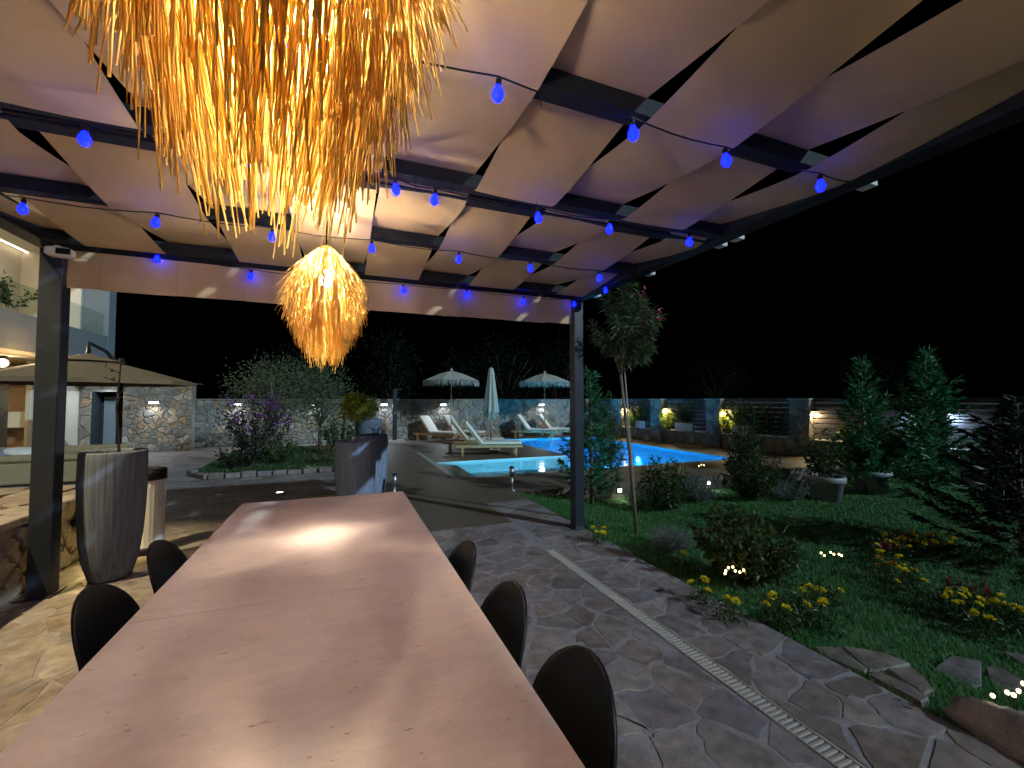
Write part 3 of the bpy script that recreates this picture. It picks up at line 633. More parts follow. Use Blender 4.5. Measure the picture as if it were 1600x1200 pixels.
for lv in (0, 3):
    for q in range(3): F.append(base + np.array([lv + q, lv + (q + 1) % 3, lv + 3 + (q + 1) % 3, lv + 3 + q]))
straw_me = np_mesh('straw_strands', V, np.concatenate(F)); straw_me.materials.append(M_straw)
frm = MB()
for tt in (0.15, 0.35, 0.55, 0.8):
    rr = 0.028 + 0.13 * math.sin(math.pi * min(1, tt * 0.80 + .02)) ** .8; hh = H - 0.6 * tt * H
    frm.tube([(rr * math.cos(q * math.pi / 10), rr * math.sin(q * math.pi / 10), hh) for q in range(21)], 0.003, 5)
frame_me = frm.mesh('wire_frame'); frame_me.materials.append(M_bark)
cap_me = MB().lathe([(0.001, H + 0.012), (0.03, H + 0.01), (0.038, H - 0.005), (0.034, H - 0.02), (0.001, H - 0.022)], 16).mesh('collar'); cap_me.materials.append(M_straw)
bl_me = MB().lathe([(0.001, 0.0), (0.02, 0.004), (0.034, 0.02), (0.038, 0.04), (0.030, 0.064), (0.017, 0.085), (0.015, 0.10)], 14).mesh('bulb'); bl_me.materials.append(M_bulb)
hold_me = MB().lathe([(0.018, 0.0), (0.020, 0.01), (0.020, 0.05), (0.006, 0.06)], 12).mesh('lamp_holder'); hold_me.materials.append(M_black)
cord_me = MB().tube([(0, 0, H), (0, 0, H + 0.29)], 0.004, 6).mesh('cord'); cord_me.materials.append(M_black)
for lx, y, lz, rz, lab in ((-0.10, 0.67, 1.852, 0.0, 'huge straw fringe pendant lamp hanging over the near slab of the table'), (-0.11, 2.95, 1.825, 1.3, 'small looking straw fringe pendant lamp hanging over the far table slab')):
    L = thing('straw_pendant', lab, 'pendant lamp', (lx, y, lz), rz, 'straw pendants over the table')
    tag(obj('straw_strands', straw_me, None, L), kind='stuff'); obj('wire_frame', frame_me, None, L); obj('collar', cap_me, None, L); obj('cord', cord_me, None, L)
    lh = obj('lamp_holder', hold_me, None, L, (0, 0, 0.60)); obj('bulb', bl_me, None, lh, (0, 0, -0.10))

# ------------------------------------------------------------------ table and chairs
tb = thing('dining_table', 'long pinkish travertine dining table with slab top under the pergola', 'table', (-0.11, 0, 0))
for y0, y1 in ((-0.45, 2.073), (2.076, 4.10)): MB().box(-0.645, 0.645, y0, y1, 0.70, 0.75, bev=0.0015).build('table_slab', M_table, tb)
for y0 in (0.25, 3.1): MB().box(-0.28, 0.28, y0, y0 + 0.45, 0.03, 0.64, bev=0.01).build('pedestal', M_metal, tb)
MB().box(-0.35, 0.35, 0.2, 3.6, 0.64, 0.699).build('under_frame', M_metal, tb)
for y0 in (0.2, 3.05): MB().box(-0.36, 0.36, y0, y0 + 0.55, 0.0, 0.03, bev=0.006).build('foot_plate', M_metal, tb)
def shell():
    prof = [(-0.23, 0.44), (-0.20, 0.452), (-0.10, 0.44), (0.02, 0.428), (0.12, 0.432), (0.19, 0.465), (0.225, 0.52), (0.243, 0.58), (0.252, 0.62), (0.263, 0.66), (0.275, 0.70), (0.286, 0.74), (0.295, 0.775), (0.302, 0.80), (0.306, 0.817), (0.309, 0.828), (0.310, 0.8335)]
    n = len(prof); m = 12; top = []; 
    for i, (y, z) in enumerate(prof):
        v = i / (n - 1); w = 0.20 + 0.035 * math.sin(math.pi * min(1, v * 1.6))
        if y > 0.2: w = 0.225 * max(0.0004, 1 - (max(0, z - 0.56) / 0.2742) ** 2.3) ** 0.5
        if i == 0: w *= 0.88
        b = min(1, max(0, (z - 0.44) / 0.15)) if y > 0.1 else 0.0
        for k in range(m + 1):
            u = -1 + 2 * k / m; cu = u * u
            top.append((w * u, y - cu * 0.04 * b * min(1, (w / 0.22) ** 2), z + cu * 0.045 * (1 - b) * (1 if i > 1 else 0.3)))
    V = np.array(top); nrm = np.zeros_like(V)
    F = [(i * (m + 1) + k, i * (m + 1) + k + 1, (i + 1) * (m + 1) + k + 1, (i + 1) * (m + 1) + k) for i in range(n - 1) for k in range(m)]
    for f in F:
        nn = np.cross(V[f[1]] - V[f[0]], V[f[3]] - V[f[0]])
        for q in f: nrm[q] += nn
    nrm = unit(nrm); V2 = V - nrm * 0.012; K = len(V); F2 = [tuple(reversed([q + K for q in f])) for f in F]
    bd = [k for k in range(m + 1)] + [i * (m + 1) + m for i in range(1, n)] + [(n - 1) * (m + 1) + k for k in range(m - 1, -1, -1)] + [i * (m + 1) for i in range(n - 2, 0, -1)]
    E_ = [(bd[i], bd[(i + 1) % len(bd)], bd[(i + 1) % len(bd)] + K, bd[i] + K) for i in range(len(bd))]
    return np_mesh('shell', np.concatenate([V, V2]), np.array(F + F2 + [tuple(reversed(e)) for e in E_]), True)
shell_me = shell(); shell_me.materials.append(M_black); leg_mes = []
for sx, sy in ((-1, -1), (1, -1), (-1, 1), (1, 1)):
    me = MB().tube([(sx * 0.13, sy * 0.10, 0.43), (sx * 0.20, sy * 0.19 + 0.0, 0.0)], [0.016, 0.010], 8).mesh('leg'); me.materials.append(M_wood); leg_mes.append(me)
mb = MB(); mb.tube([(-0.13, -0.1, 0.40), (0.13, 0.1, 0.40)], 0.007, 6); mb.tube([(0.13, -0.1, 0.40), (-0.13, 0.1, 0.40)], 0.007, 6); brace_me = mb.mesh('brace'); brace_me.materials.append(M_metal)
chs = [(0.40, 1.13, 'black shell chair on the drain side, nearest the table slab end under the big pendant'), (0.375, 1.66, 'black shell chair on the drain side, middle one of three'), (0.345, 2.24, 'black shell chair on the drain side, close to the free table end'),
       (-0.645, 2.27, 'black shell chair on the planter wall side with a wide visible back'), (-0.625, 2.88, 'black shell chair on the planter wall side in front of the tall ribbed pot')]
for x, y, lab in chs:
    C = thing('shell_chair', lab, 'chair', (x, y, 0), R_(-90) if x > 0 else R_(90), 'black shell chairs'); C.rotation_euler[2] += random.uniform(-0.06, 0.06)
    obj('shell', shell_me, None, C); obj('brace', brace_me, None, C)
    for me in leg_mes: obj('leg', me, None, C)

# ------------------------------------------------------------------ foliage builders
def stem_leaves(rng, loc_stems, per, L, W, spread, t0=0.25):
    """leaves set along polylines; returns V, F"""
    P = []; D = []
    for st in loc_stems:
        st = np.array(st); n = len(st)
        tt = rng.uniform(t0, 1.0, per) * (n - 1); i = np.minimum(tt.astype(int), n - 2); f = (tt - i)[:, None]
        p = st[i] * (1 - f) + st[i + 1] * f; d = unit(st[i + 1] - st[i]); P.append(p); D.append(unit(d * 0.8 + rng.normal(size=p.shape) * spread))
    return leaves(rng, np.concatenate(P), np.concatenate(D), L, W)
def make_stems(rng, n, h, spread, base=0.05, curve=0.5, seg=4, z0=0.0, hvar=0.35):
    out = []
    for k in range(n):
        az = rng.uniform(0, 2 * math.pi); r = spread * math.sqrt(rng.uniform(0.02, 1)); hh = h * (1 - hvar * rng.uniform(0, 1) - 0.25 * (r / max(spread, 1e-6)) ** 2)
        b = np.array([math.cos(az) * base * rng.uniform(0, 1), math.sin(az) * base * rng.uniform(0, 1), z0])
        pts = []
        for i in range(seg + 1):
            t = i / seg; q = r * (t ** (1 - curve * 0.5)); pts.append(b + np.array([math.cos(az) * q, math.sin(az) * q, hh * t ** (1 + curve * 0.3)]) + rng.normal(0, 0.012, 3) * t)
        out.append(pts)
    return out
def shrub(name, label, cat, loc, h, spread, nst, per, L, W, m, rng, group=None, extra=None, t0=0.15, leafspread=0.7, base=0.06, stem_r=0.006):
    T = thing(name, label, cat, loc, rng.uniform(0, 6), group); st = make_stems(rng, nst, h, spread, base)
    mb = MB()
    for s_ in st[::2]: mb.tube(s_, [stem_r * (1 - 0.7 * i / (len(s_) - 1)) for i in range(len(s_))], 5)
    mb.build('stems', M_bark, T); V, F = stem_leaves(rng, st, per, L, W, leafspread, t0)
    obj('foliage', np_mesh('foliage', V, F), LM[m], T)
    if extra:
        mm, cnt, sz = extra; tips = np.array([s_[-1] for s_ in st]); P = tips[rng.integers(0, len(tips), cnt)] + rng.normal(0, 0.05 * h, (cnt, 3)); V, F = leaves(rng, P, rng.normal(size=(cnt, 3)) + np.array([0, 0, .5]), sz, sz * 0.9)
        obj('blossom', np_mesh('blossom', V, F), LM[mm], T)
    return T
def conifer(name, label, loc, h, rad, nb, rng, m='conifer', group=None, low=0.04, Ls=0.13, droop=0.0):
    T = thing(name, label, 'conifer', loc, 0, group); lean = rng.normal(0, 0.02, 2) * h
    mb = MB(); mb.tube([(0, 0, 0), (lean[0] * .5, lean[1] * .5, h * .5), (lean[0], lean[1], h * .97)], [0.03 * h / 2, 0.02 * h / 2, 0.004], 7)
    P = []; D = []
    for k in range(nb):
        t = low + (1 - low) * (k + rng.uniform(0, 1)) / nb; az = k * 2.39996 + rng.normal(0, 0.3); ln = rad * ((1 - t) ** 0.95) * rng.uniform(0.55, 1.25) + 0.05
        up = 0.35 + 0.5 * t - droop; d = np.array([math.cos(az), math.sin(az), up]); d /= np.linalg.norm(d); b = np.array([lean[0] * t, lean[1] * t, h * t * 0.97])
        n = max(5, int(ln / 0.016)); tt = np.sort(rng.uniform(0.12, 1, n))[:, None]; side = np.array([-math.sin(az), math.cos(az), 0])
        pts = b + d * ln * tt + np.array([0, 0, 1.0]) * (0.22 * ln * tt ** 2) * (1 if droop < 0.3 else -0.6)
        dd = d * 0.75 + side * rng.choice([-1, 1], n)[:, None] * rng.uniform(0.1, 0.8, n)[:, None] + rng.normal(0, 0.22, (n, 3)); P.append(pts); D.append(dd)
        if k % 3 == 0: mb.tube([b, b + d * ln * 0.8], [0.008, 0.003], 4)
    mb.build('trunk', M_bark, T); V, F = leaves(rng, np.concatenate(P), np.concatenate(D), Ls, Ls * 0.20, 0.05)
    V2, F2 = leaves(rng, np.concatenate(P), np.concatenate(D) + rng.normal(0, .4, (sum(map(len, P)), 3)), Ls * .7, Ls * 0.15, 0.05)
    obj('crown', np_mesh('crown', *join([(V, F), (V2, F2)])), LM[m], T); return T
def tree(name, label, loc, h, crown_c, crown_r, ncl, per, L, W, m, rng, trunk_r=0.08, group=None, cat='tree', clr=0.35, stems=1):
    T = thing(name, label, cat, loc, 0, group); mb = MB(); cc = np.array(crown_c, float); cr = np.array(crown_r, float)
    u = unit(rng.normal(size=(ncl, 3))); C = cc + u * (rng.uniform(0.15, 1, ncl) ** 0.5)[:, None] * cr
    for s_ in range(stems):
        o = np.array([rng.normal(0, .06), rng.normal(0, .06), 0]) * (stems > 1); mid = o + (cc - o) * 0.55 + rng.normal(0, 0.05, 3) * h * 0.3
        mb.tube([o, o + (mid - o) * 0.5 + rng.normal(0, .03, 3) * h * .3, mid], [trunk_r, trunk_r * .8, trunk_r * 0.6], 8)
        for q in C[rng.integers(0, ncl, 9)]: mb.tube([mid - (mid - o) * rng.uniform(0, .25), (mid + q) / 2 + rng.normal(0, .05, 3), q], [trunk_r * .45, trunk_r * .3, trunk_r * .1], 5)
    mb.build('trunk', M_bark if m != 'night' else M_soil, T)  # far trees get soil-dark trunks, night darkness put into the colour
    P = np.repeat(C, per, 0) + rng.normal(0, 1, (ncl * per, 3)) * (cr * clr * 0.5); D = unit(P - np.repeat(C, per, 0)) + rng.normal(0, 0.5, P.shape) + np.array([0, 0, 0.25])
    V, F = leaves(rng, P, D, L, W); obj('crown', np_mesh('crown', V, F), LM[m], T); return T
G = np.random.default_rng(42)

# ------------------------------------------------------------------ pots
M_potblue = mat('blue_grey_pot', (0.25, 0.30, 0.42), (0.15, 0.18, 0.26), 0.85, 48, (1, 1, 0.05), 0.6, spec=0.15)
def ribbed_pot(label, loc, h, r, grp, m_=None):
    T = thing('ribbed_pot', label, 'plant pot', loc, random.uniform(0, 6), grp); rr = random.Random(4); ph = [rr.uniform(-1, 1) for _ in range(160)]
    rib = lambda k, z: 0.007 * ph[k % 160] + 0.003 * math.sin(k * 2.1 + z * 3)
    prof = [(0.001, 0.0), (0.58, 0.0), (0.63, 0.015), (0.80, 0.14), (0.91, 0.32), (0.975, 0.55), (1.0, 0.75), (0.99, 0.93), (0.985, 0.985), (0.96, 1.0), (0.88, 1.0), (0.86, 0.97), (0.86, 0.9)]
    MB().lathe([(a * r, z * h) for a, z in prof], 160, rib=rib).build('pot_body', m_ or M_potgrey, T); MB().lathe([(r * 0.87, h * 0.92), (0.001, h * 0.93)], 24).build('soil', M_soil, T); return T
lp = atz(172, 902, 0); ribbed_pot('tall dark ribbed pot beside the planter wall and white bin', lp, 1.14, 0.24, 'tall ribbed pots')
yt = thing('young_tree', 'thin staked sapling growing in the tall ribbed pot by the planter wall', 'tree', (lp[0], lp[1], 1.05))
top = np.array(aty(190, 560, lp[1] + 0.1)) - np.array([lp[0], lp[1], 1.05]); MB().tube([(0.04, 0, 0), top * 0.5 + np.array([-0.01, 0, 0]), top], [0.012, 0.010, 0.006], 7).build('trunk', M_bark, yt)
mb = MB(); tips = []
for k in range(6):
    b = top * (0.45 + 0.1 * k); e_ = b + np.array([random.uniform(-.1, .1), random.uniform(-.1, .1), 0.06]); mb.tube([b, e_], [0.005, 0.002], 5); tips.append((b, e_))
mb.build('twigs', M_bark, yt); V, F = stem_leaves(G, tips, 3, 0.05, 0.018, 0.7); obj('foliage', np_mesh('foliage', V, F), LM['olive'], yt)
mp = atz(556, 689, 1.06); ribbed_pot('ribbed pot at the table end holding the little round tree', (mp[0], mp[1], 0), 1.06, 0.255, 'tall ribbed pots', M_potblue)
tree('topiary_tree', 'little round yellow-green tree on a bare stem in the ribbed pot', (mp[0], mp[1], 0.98), 0.7, (0.02, 0, 0.53), (0.20, 0.20, 0.18), 90, 26, 0.05, 0.024, 'lime', G, 0.012, clr=0.35)
bp = np.array(mp) * (6.5 / 5.6); p2 = atz(580, 679, 1.06); ribbed_pot('ribbed pot standing just behind the one with the round tree', (p2[0], p2[1], 0), 1.06, 0.255, 'tall ribbed pots', M_potblue)
shrub('potted_plant', 'low sparse plant in the second ribbed pot', 'plant', (p2[0], p2[1], 0.98), 0.3, 0.12, 6, 10, 0.06, 0.02, 'olive', G)
p3 = np.array(aty(575, 690, 14.2)); ribbed_pot('distant ribbed pot at the end of the planting bed by the shower', (p3[0], 14.2, 0), 1.0, 0.40, 'tall ribbed pots')
shrub('potted_plant', 'reddish upright shrub in the distant ribbed pot', 'plant', (p3[0], 14.2, 0.9), 1.0, 0.3, 14, 26, 0.09, 0.03, 'bronze', G)
# bin
bp = atz(229, 862, 0); bn = thing('litter_bin', 'round white ribbed bin with black rim and base', 'bin', bp)
MB().lathe([(0.001, 0), (0.155, 0), (0.155, 0.07), (0.142, 0.075), (0.001, 0.076)], 32).build('base', M_black, bn)
MB().lathe([(0.142, 0.076), (0.142, 0.76)], 72, rib=lambda k, z: 0.03 * (k % 3 != 0)).build('ribbed_body', M_white, bn)
MB().lathe([(0.142, 0.76), (0.155, 0.762), (0.155, 0.86), (0.142, 0.875), (0.10, 0.88), (0.097, 0.8), (0.001, 0.79)], 32).build('lid_rim', M_black, bn)
# unseen lamp behind the pot, added for the yellow light on the planter wall
hl = thing('wall_light', 'warm unseen lamp added low on the planter wall behind the tall pot', 'wall light', (-2.405, 5.45, 0.42))
hou = MB().box(0.0, 0.05, -0.06, 0.06, -0.03, 0.03, bev=0.006).build('housing', M_metal, hl); MB().box(0.0505, 0.055, -0.05, 0.05, -0.022, 0.022).build('lens', M_lampW, hou)
area('lamp_light', (0.07, 0, -0.02), (1, -0.2, -0.35), 6, (1.0, 0.72, 0.25), 0.1, parent=hl)

# ------------------------------------------------------------------ terrace furniture by the house
so_ = thing('outdoor_sofa', 'tan upholstered outdoor sofa with rumpled cushions by the house', 'sofa', (-5.5, 10.7, 0))
M_tan = mat('tan_upholstery', (0.34, 0.25, 0.13), (0.28, 0.20, 0.10), 0.85, 10, bump=0.1)
MB().box(-1.6, 1.25, 0.0, 0.95, 0.03, 0.42, bev=0.03).build('base', M_tan, so_); MB().box(-1.6, 1.25, 0.75, 0.95, 0.42, 0.66, bev=0.03).build('backrest', M_tan, so_)
for k in range(3):
    x = -1.58 + k * 0.94; mb = MB(); mb.box(x, x + 0.92, 0.02, 0.74, 0.422, 0.56, bev=0.05); mb.build('seat_cushion', M_tan, so_)
for x, y, z, m_, lab in ((-0.55, 0.35, 0.60, M_plaster_blue, 'grey-blue rumpled throw pillow on the tan sofa'), (-1.15, 0.4, 0.59, M_cushion, 'pale throw pillow on the tan sofa'), (-0.2, 0.45, 0.60, M_cushion, 'small cream throw pillow at the end of the tan sofa')):
    T = MB(); T.ball((0, 0, 0), 0.26, 16, 10, 1.15, 0.8, 0.32); o = T.build('throw_pillow', m_, None, (-5.5 + x, 10.7 + y, z)); o.rotation_euler = (0.15, 0.1, 0.3); tag(o, lab, 'pillow')
tag(MB().box(-6.4, -3.6, 9.55, 9.85, -0.006, 0.10, bev=0.01).build('terrace_kerb', M_coping), 'pale stone kerb in front of the tan sofa', 'kerb')
pc = np.array([-5.05, 11.75]); ps = thing('cantilever_parasol', 'large beige cantilever parasol with a vented top beside the house', 'parasol', (pc[0], pc[1], 0))
mb = MB(); n = 8; vs = []
for rr, z in ((0.30, 2.46), (1.05, 2.25), (1.82, 2.02), (1.82, 1.93)):
    for k in range(n): an = 2 * math.pi * (k + .5) / n; vs.append((rr * math.cos(an), rr * math.sin(an), z))
mb.add(vs, [(i * n + k, i * n + (k + 1) % n, (i + 1) * n + (k + 1) % n, (i + 1) * n + k) for i in range(3) for k in range(n)]); mb.build('canopy', M_beige, ps)
mb = MB(); vs = [(0, 0, 2.60)] + [(0.62 * math.cos(2 * math.pi * (k + .5) / n), 0.62 * math.sin(2 * math.pi * (k + .5) / n), 2.42) for k in range(n)]
mb.add(vs, [(0, 1 + k, 1 + (k + 1) % n) for k in range(n)]); mb.build('vent_canopy', M_beige, ps)
for k in range(n):
    an = 2 * math.pi * (k + .5) / n; MB().tube([(0.1 * math.cos(an), 0.1 * math.sin(an), 2.40), (1.78 * math.cos(an), 1.78 * math.sin(an), 1.995)], 0.014, 5).build('rib', M_metal, ps)
mast = np.array(atplane(187, 640, (pc[0] - 2, pc[1] + 0.6), (pc[0] + 2, pc[1] + 0.6)))[:2] - pc
MB().tube([(mast[0], mast[1], 0), (mast[0], mast[1], 2.55)], 0.055, 10).build('mast', M_metal, ps)
MB().tube([(mast[0], mast[1], 2.3), (mast[0] * 0.5, mast[1] * 0.5, 2.68), (0, 0, 2.82), (0, 0, 2.60)], 0.04, 8).build('arm', M_metal, ps)
MB().box(mast[0] - 0.4, mast[0] + 0.4, mast[1] - 0.4, mast[1] + 0.4, 0.0, 0.09, bev=0.02).build('base', M_metal, ps)
shrub('balcony_plant', 'small leafy plant behind the glass balcony panel', 'plant', tuple(np.array(atplane(15, 474, (-6.8, 0), (-6.8, 10))) - np.array([0, 0, 0.1])), 0.75, 0.45, 14, 22, 0.11, 0.04, 'shrub', G)
shrub('planter_bush', 'dark low bush growing on the planter wall', 'shrub', (-3.6, 5.0, 0.6), 0.4, 0.45, 40, 30, 0.06, 0.022, 'dark', G)

# ------------------------------------------------------------------ loungers, parasols, shower, bollards by the pool
def lounger_proto():
    T = thing('sun_lounger', 'x', 'sun lounger', (0, 0, 0), 0, 'sun loungers by the pool')   # head at -x, feet at +x
    for y in (-0.32, 0.28): MB().box(-0.95, 0.95, y, y + 0.04, 0.24, 0.32).build('side_rail', M_wood, T)
    for x in (-0.80, 0.72):
        for y in (-0.315, 0.245): MB().box(x, x + 0.07, y, y + 0.07, 0.0, 0.239).build('leg', M_wood, T)
    for k in range(8): x = -0.2 + k * 0.145; MB().box(x, x + 0.09, -0.279, 0.279, 0.285, 0.305).build('seat_slat', M_wood, T)
    MB().box(0.92, 0.949, -0.279, 0.279, 0.245, 0.315).build('end_rail', M_wood, T)
    a = R_(52); Mx = Matrix.Translation((-0.25, 0, 0.31)) @ Matrix.Rotation(a, 4, 'Y')
    for y in (-0.27, 0.23): MB().box(-0.78, 0, y, y + 0.04, -0.02, 0.02, Mx).build('back_rail', M_wood, T)
    for k in range(5): x = -0.76 + k * 0.155; MB().box(x, x + 0.09, -0.229, 0.229, -0.01, 0.012, Mx).build('back_slat', M_wood, T)
    for y in (-0.22, 0.2): MB().tube([(-0.62, y, 0.30), tuple(Mx @ Vector((-0.42, y, -0.02)))], 0.014, 6).build('prop', M_wood, T)
    MB().box(-0.24, 0.93, -0.28, 0.28, 0.322, 0.40, bev=0.025).build('seat_pad', M_cushion, T); MB().box(-0.80, 0.02, -0.28, 0.28, 0.022, 0.10, Mx, bev=0.025).build('back_pad', M_cushion, T)
    return T
proto = lounger_proto()
lpos = [(atz(685, 688), -48, 'sun lounger against the stone wall, closest to the shower'), (atz(722, 686), -48, 'sun lounger against the wall beside the first side table, second from the shower'),
        (atz(835, 680), -34, 'sun lounger against the wall under the second fringed parasol, shower side'), (atz(868, 679), -34, 'sun lounger against the wall closest to the fence corner'),
        (np.array([4.0, 11.85, 0]), -16, 'sun lounger beside the shallow water with its wooden back raised'), (np.array([3.9, 13.0, 0]), -16, 'sun lounger behind the closed parasol, partly hidden by another')]
for k, (p, a, lab) in enumerate(lpos):
    o = proto if k == 0 else copy_tree(proto); y = min(p[1], 16.4) if k < 4 else p[1]; q = aty((685, 722, 835, 868)[k], 640, y) if k < 4 else p
    o.location = (q[0], y, 0.002); o.rotation_euler = (0, 0, R_(a)); o['label'] = lab
def side_table(label, loc):
    T = thing('side_table', label, 'table', loc, R_(-40), 'lounger side tables'); MB().box(-0.22, 0.22, -0.22, 0.22, 0.38, 0.41, bev=0.006).build('top', M_wood, T)
    for sx in (-1, 1):
        for sy in (-1, 1): MB().box(sx * 0.19 - 0.02, sx * 0.19 + 0.02, sy * 0.19 - 0.02, sy * 0.19 + 0.02, 0, 0.379).build('leg', M_wood, T)
p = aty(702, 660, 16.3); side_table('wooden side table between the wall loungers near the shower', (p[0], 16.3, 0)); p = aty(850, 660, 16.5); side_table('wooden side table between the wall loungers near the fence', (p[0], 16.5, 0))
def fringe(rng, n, r, z0, l):
    az = rng.uniform(0, 2 * math.pi, n); P = np.stack([r * np.cos(az), r * np.sin(az), np.full(n, z0)], 1); return leaves(rng, P, np.stack([0.12 * np.cos(az), 0.12 * np.sin(az), -np.ones(n)], 1), l, 0.03, 0)
def open_parasol(label, px, y):
    p = aty(px, 640, y); T = thing('fringed_parasol', label, 'parasol', (p[0], y, 0), 0.2, 'fringed parasols')
    MB().tube([(0, 0, 0), (0, 0, 2.7)], 0.022, 8).build('pole', M_wood, T); MB().lathe([(0.001, 0), (0.27, 0), (0.27, 0.05), (0.05, 0.08), (0.045, 0.3), (0.001, 0.3)], 20).build('base', M_coping, T)
    mb = MB(); n = 16; vs = [(0, 0, 2.74)]
    for rr, z in ((0.5, 2.60), (1.06, 2.36)):
        for k in range(n): an = 2 * math.pi * k / n; q = 1 - 0.03 * (k % 2); vs.append((rr * q * math.cos(an), rr * q * math.sin(an), z - 0.03 * (k % 2)))
    mb.add(vs, [(0, 1 + k, 1 + (k + 1) % n) for k in range(n)] + [(1 + k, 1 + n + k, 1 + n + (k + 1) % n, 1 + (k + 1) % n) for k in range(n)]); mb.build('canopy', M_fringe, T)
    for k in range(8): an = 2 * math.pi * k / 8; MB().tube([(0, 0, 2.66), (1.04 * math.cos(an), 1.04 * math.sin(an), 2.33)], 0.009, 5).build('rib', M_wood, T)
    V, F = fringe(G, 420, 1.05, 2.36, 0.20); obj('fringe', np_mesh('fringe', V, F), M_fringe, T); mb = MB(); mb.ball((0, 0, 2.77), 0.06); mb.build('finial', M_fringe, T)
open_parasol('open fringed parasol over the wall loungers near the shower', 705, 16.2); open_parasol('open fringed parasol over the wall loungers near the fence', 851, 16.2)
cp = atz(767, 706, 0); T = thing('closed_parasol', 'folded fringed parasol standing between the two pool loungers', 'parasol', (cp[0], cp[1], 0))
MB().tube([(0, 0, 0), (0, 0, 2.6)], 0.022, 8).build('pole', M_wood, T); MB().lathe([(0.001, 0), (0.27, 0), (0.27, 0.05), (0.05, 0.08), (0.045, 0.3), (0.001, 0.3)], 20).build('base', M_coping, T)
MB().lathe([(0.001, 2.62), (0.07, 2.58), (0.10, 2.4), (0.15, 1.8), (0.20, 1.35), (0.21, 1.22)], 48, rib=lambda k, z: 0.28 * math.sin(k * math.pi / 3) * min(1, (2.65 - z) * 1.2)).build('folded_canopy', M_fringe, T)
V, F = fringe(G, 260, 0.20, 1.27, 0.24); obj('fringe', np_mesh('fringe', V, F), M_fringe, T)
p = aty(617, 640, 16.75); T = thing('garden_shower', 'dark slim garden shower column on a square base at the wall', 'shower', (p[0], 16.75, 0))
MB().box(-0.08, 0.08, -0.05, 0.05, 0.08, 2.0, bev=0.01).build('column', M_metal_blue, T); MB().box(-0.06, 0.30, -0.06, 0.06, 2.0, 2.04, bev=0.01).build('shower_head', M_metal_blue, T); MB().box(-0.36, 0.36, -0.36, 0.36, 0.0, 0.08, bev=0.01).build('tray', M_coping, T); mb = MB(); mb.tube([(0.0, -0.05, 1.1), (0, -0.09, 1.1)], 0.03, 10); mb.build('tap', M_steel, T)
def bollard(label, px, py, h):
    p = atz(px, py); T = thing('bollard_light', label, 'bollard', p, 0, 'garden bollards'); MB().tube([(0, 0, 0.01), (0, 0, h)], 0.022, 12).build('post', M_steel, T)
    MB().tube([(0, 0, h), (0, 0, h + 0.16)], 0.042, 14).build('head', M_steel, T); MB().lathe([(0.07, 0), (0.07, 0.01), (0.001, 0.011)], 16).build('flange', M_steel, T); MB().lathe([(0.04, h + 0.161), (0.036, h + 0.18), (0.001, h + 0.182)], 14).build('cap', M_metal, T)
bollard('steel bollard beside the ribbed pots at the table end', 616, 790, 0.30); bollard('steel bollard at the corner of deck and planting by the pool', 800, 766, 0.24)
# deck step lights, ground spots
for px, py, lab in ((968, 766, 'square step light in the deck side, lighting grass near the trunk'), (1107, 754, 'square step light in the deck side beside the grey lavender bush')):
    p = aty(px, py, 6.88); L = thing('step_light', lab, 'step light', (p[0], 6.90, p[2]), 0, 'deck step lights'); hou = MB().box(-0.05, 0.05, -0.025, 0.0, -0.04, 0.04, bev=0.004).build('housing', M_metal, L)
    MB().box(-0.042, 0.042, -0.030, -0.0255, -0.032, 0.032).build('lens', M_lampC, hou); area('lamp_light', (0, -0.05, -0.0), (0, -0.8, -1), 2.2, (0.85, 1.0, 0.75), 0.08, parent=L)
for px, py, lab, e_ in ((437, 772, 'ground spotlight flush in the paving near the planting bed', 3), (487, 737, 'spike spotlight on the kerb of the planting bed', 2)):
    p = atz(px, py, 0.0); L = thing('ground_spot', lab, 'spotlight', p, 0.4, 'ground spotlights'); MB().lathe([(0.001, 0.001), (0.07, 0.001), (0.07, 0.03), (0.055, 0.034)], 16).build('ring', M_steel, L); MB().lathe([(0.054, 0.030), (0.001, 0.031)], 16).build('lens', M_lampC, L)
    area('lamp_light', (0, 0, 0.06), (0.2, 0.1, 1), e_, (0.9, 0.97, 1), 0.07, parent=L)

# ------------------------------------------------------------------ planting bed with the olives
bed = MB(); bed_poly = [(-3.0, 11.0), (-2.5, 10.3), (-0.8, 10.4), (0.15, 10.35), (0.2, 15.7), (-3.0, 15.7)]
vs = [(x, y, 0.05) for x, y in bed_poly]; bed.add(vs, [tuple(range(len(vs)))]); bd = bed.build('planting_bed', M_lawn); tag(bd, kind='structure')
kb = thing('bed_kerb', 'row of rough kerb stones edging the olive planting bed', 'kerb', (0, 0, 0))
for (a, c) in zip(bed_poly[:3], bed_poly[1:4]):
    a, c = np.array(a), np.array(c); n = int(np.linalg.norm(c - a) / 0.28)
    for k in range(n):
        q = a + (c - a) * (k + .5) / n; Mx = Matrix.Translation((q[0], q[1], 0)) @ Matrix.Rotation(math.atan2(*(c - a)[::-1]) + random.uniform(-.1, .1), 4, 'Z'); MB().box(-0.13, 0.13, -0.07, 0.07, -0.005, random.uniform(0.08, 0.13), Mx, bev=0.015).build('kerb_stone', M_flag, kb)
n = 9000; x = G.uniform(-2.9, 0.15, n); y = G.uniform(10.6, 15.6, n); V, F = leaves(G, np.stack([x, y, np.full(n, 0.05)], 1), np.stack([G.normal(0, .4, n), G.normal(0, .4, n), np.ones(n)], 1), 0.09, 0.014); tag(obj('bed_grass', np_mesh('bed_grass', V, F), LM['shrub']), 'short green grass in the olive planting bed', 'grass', kind='stuff')
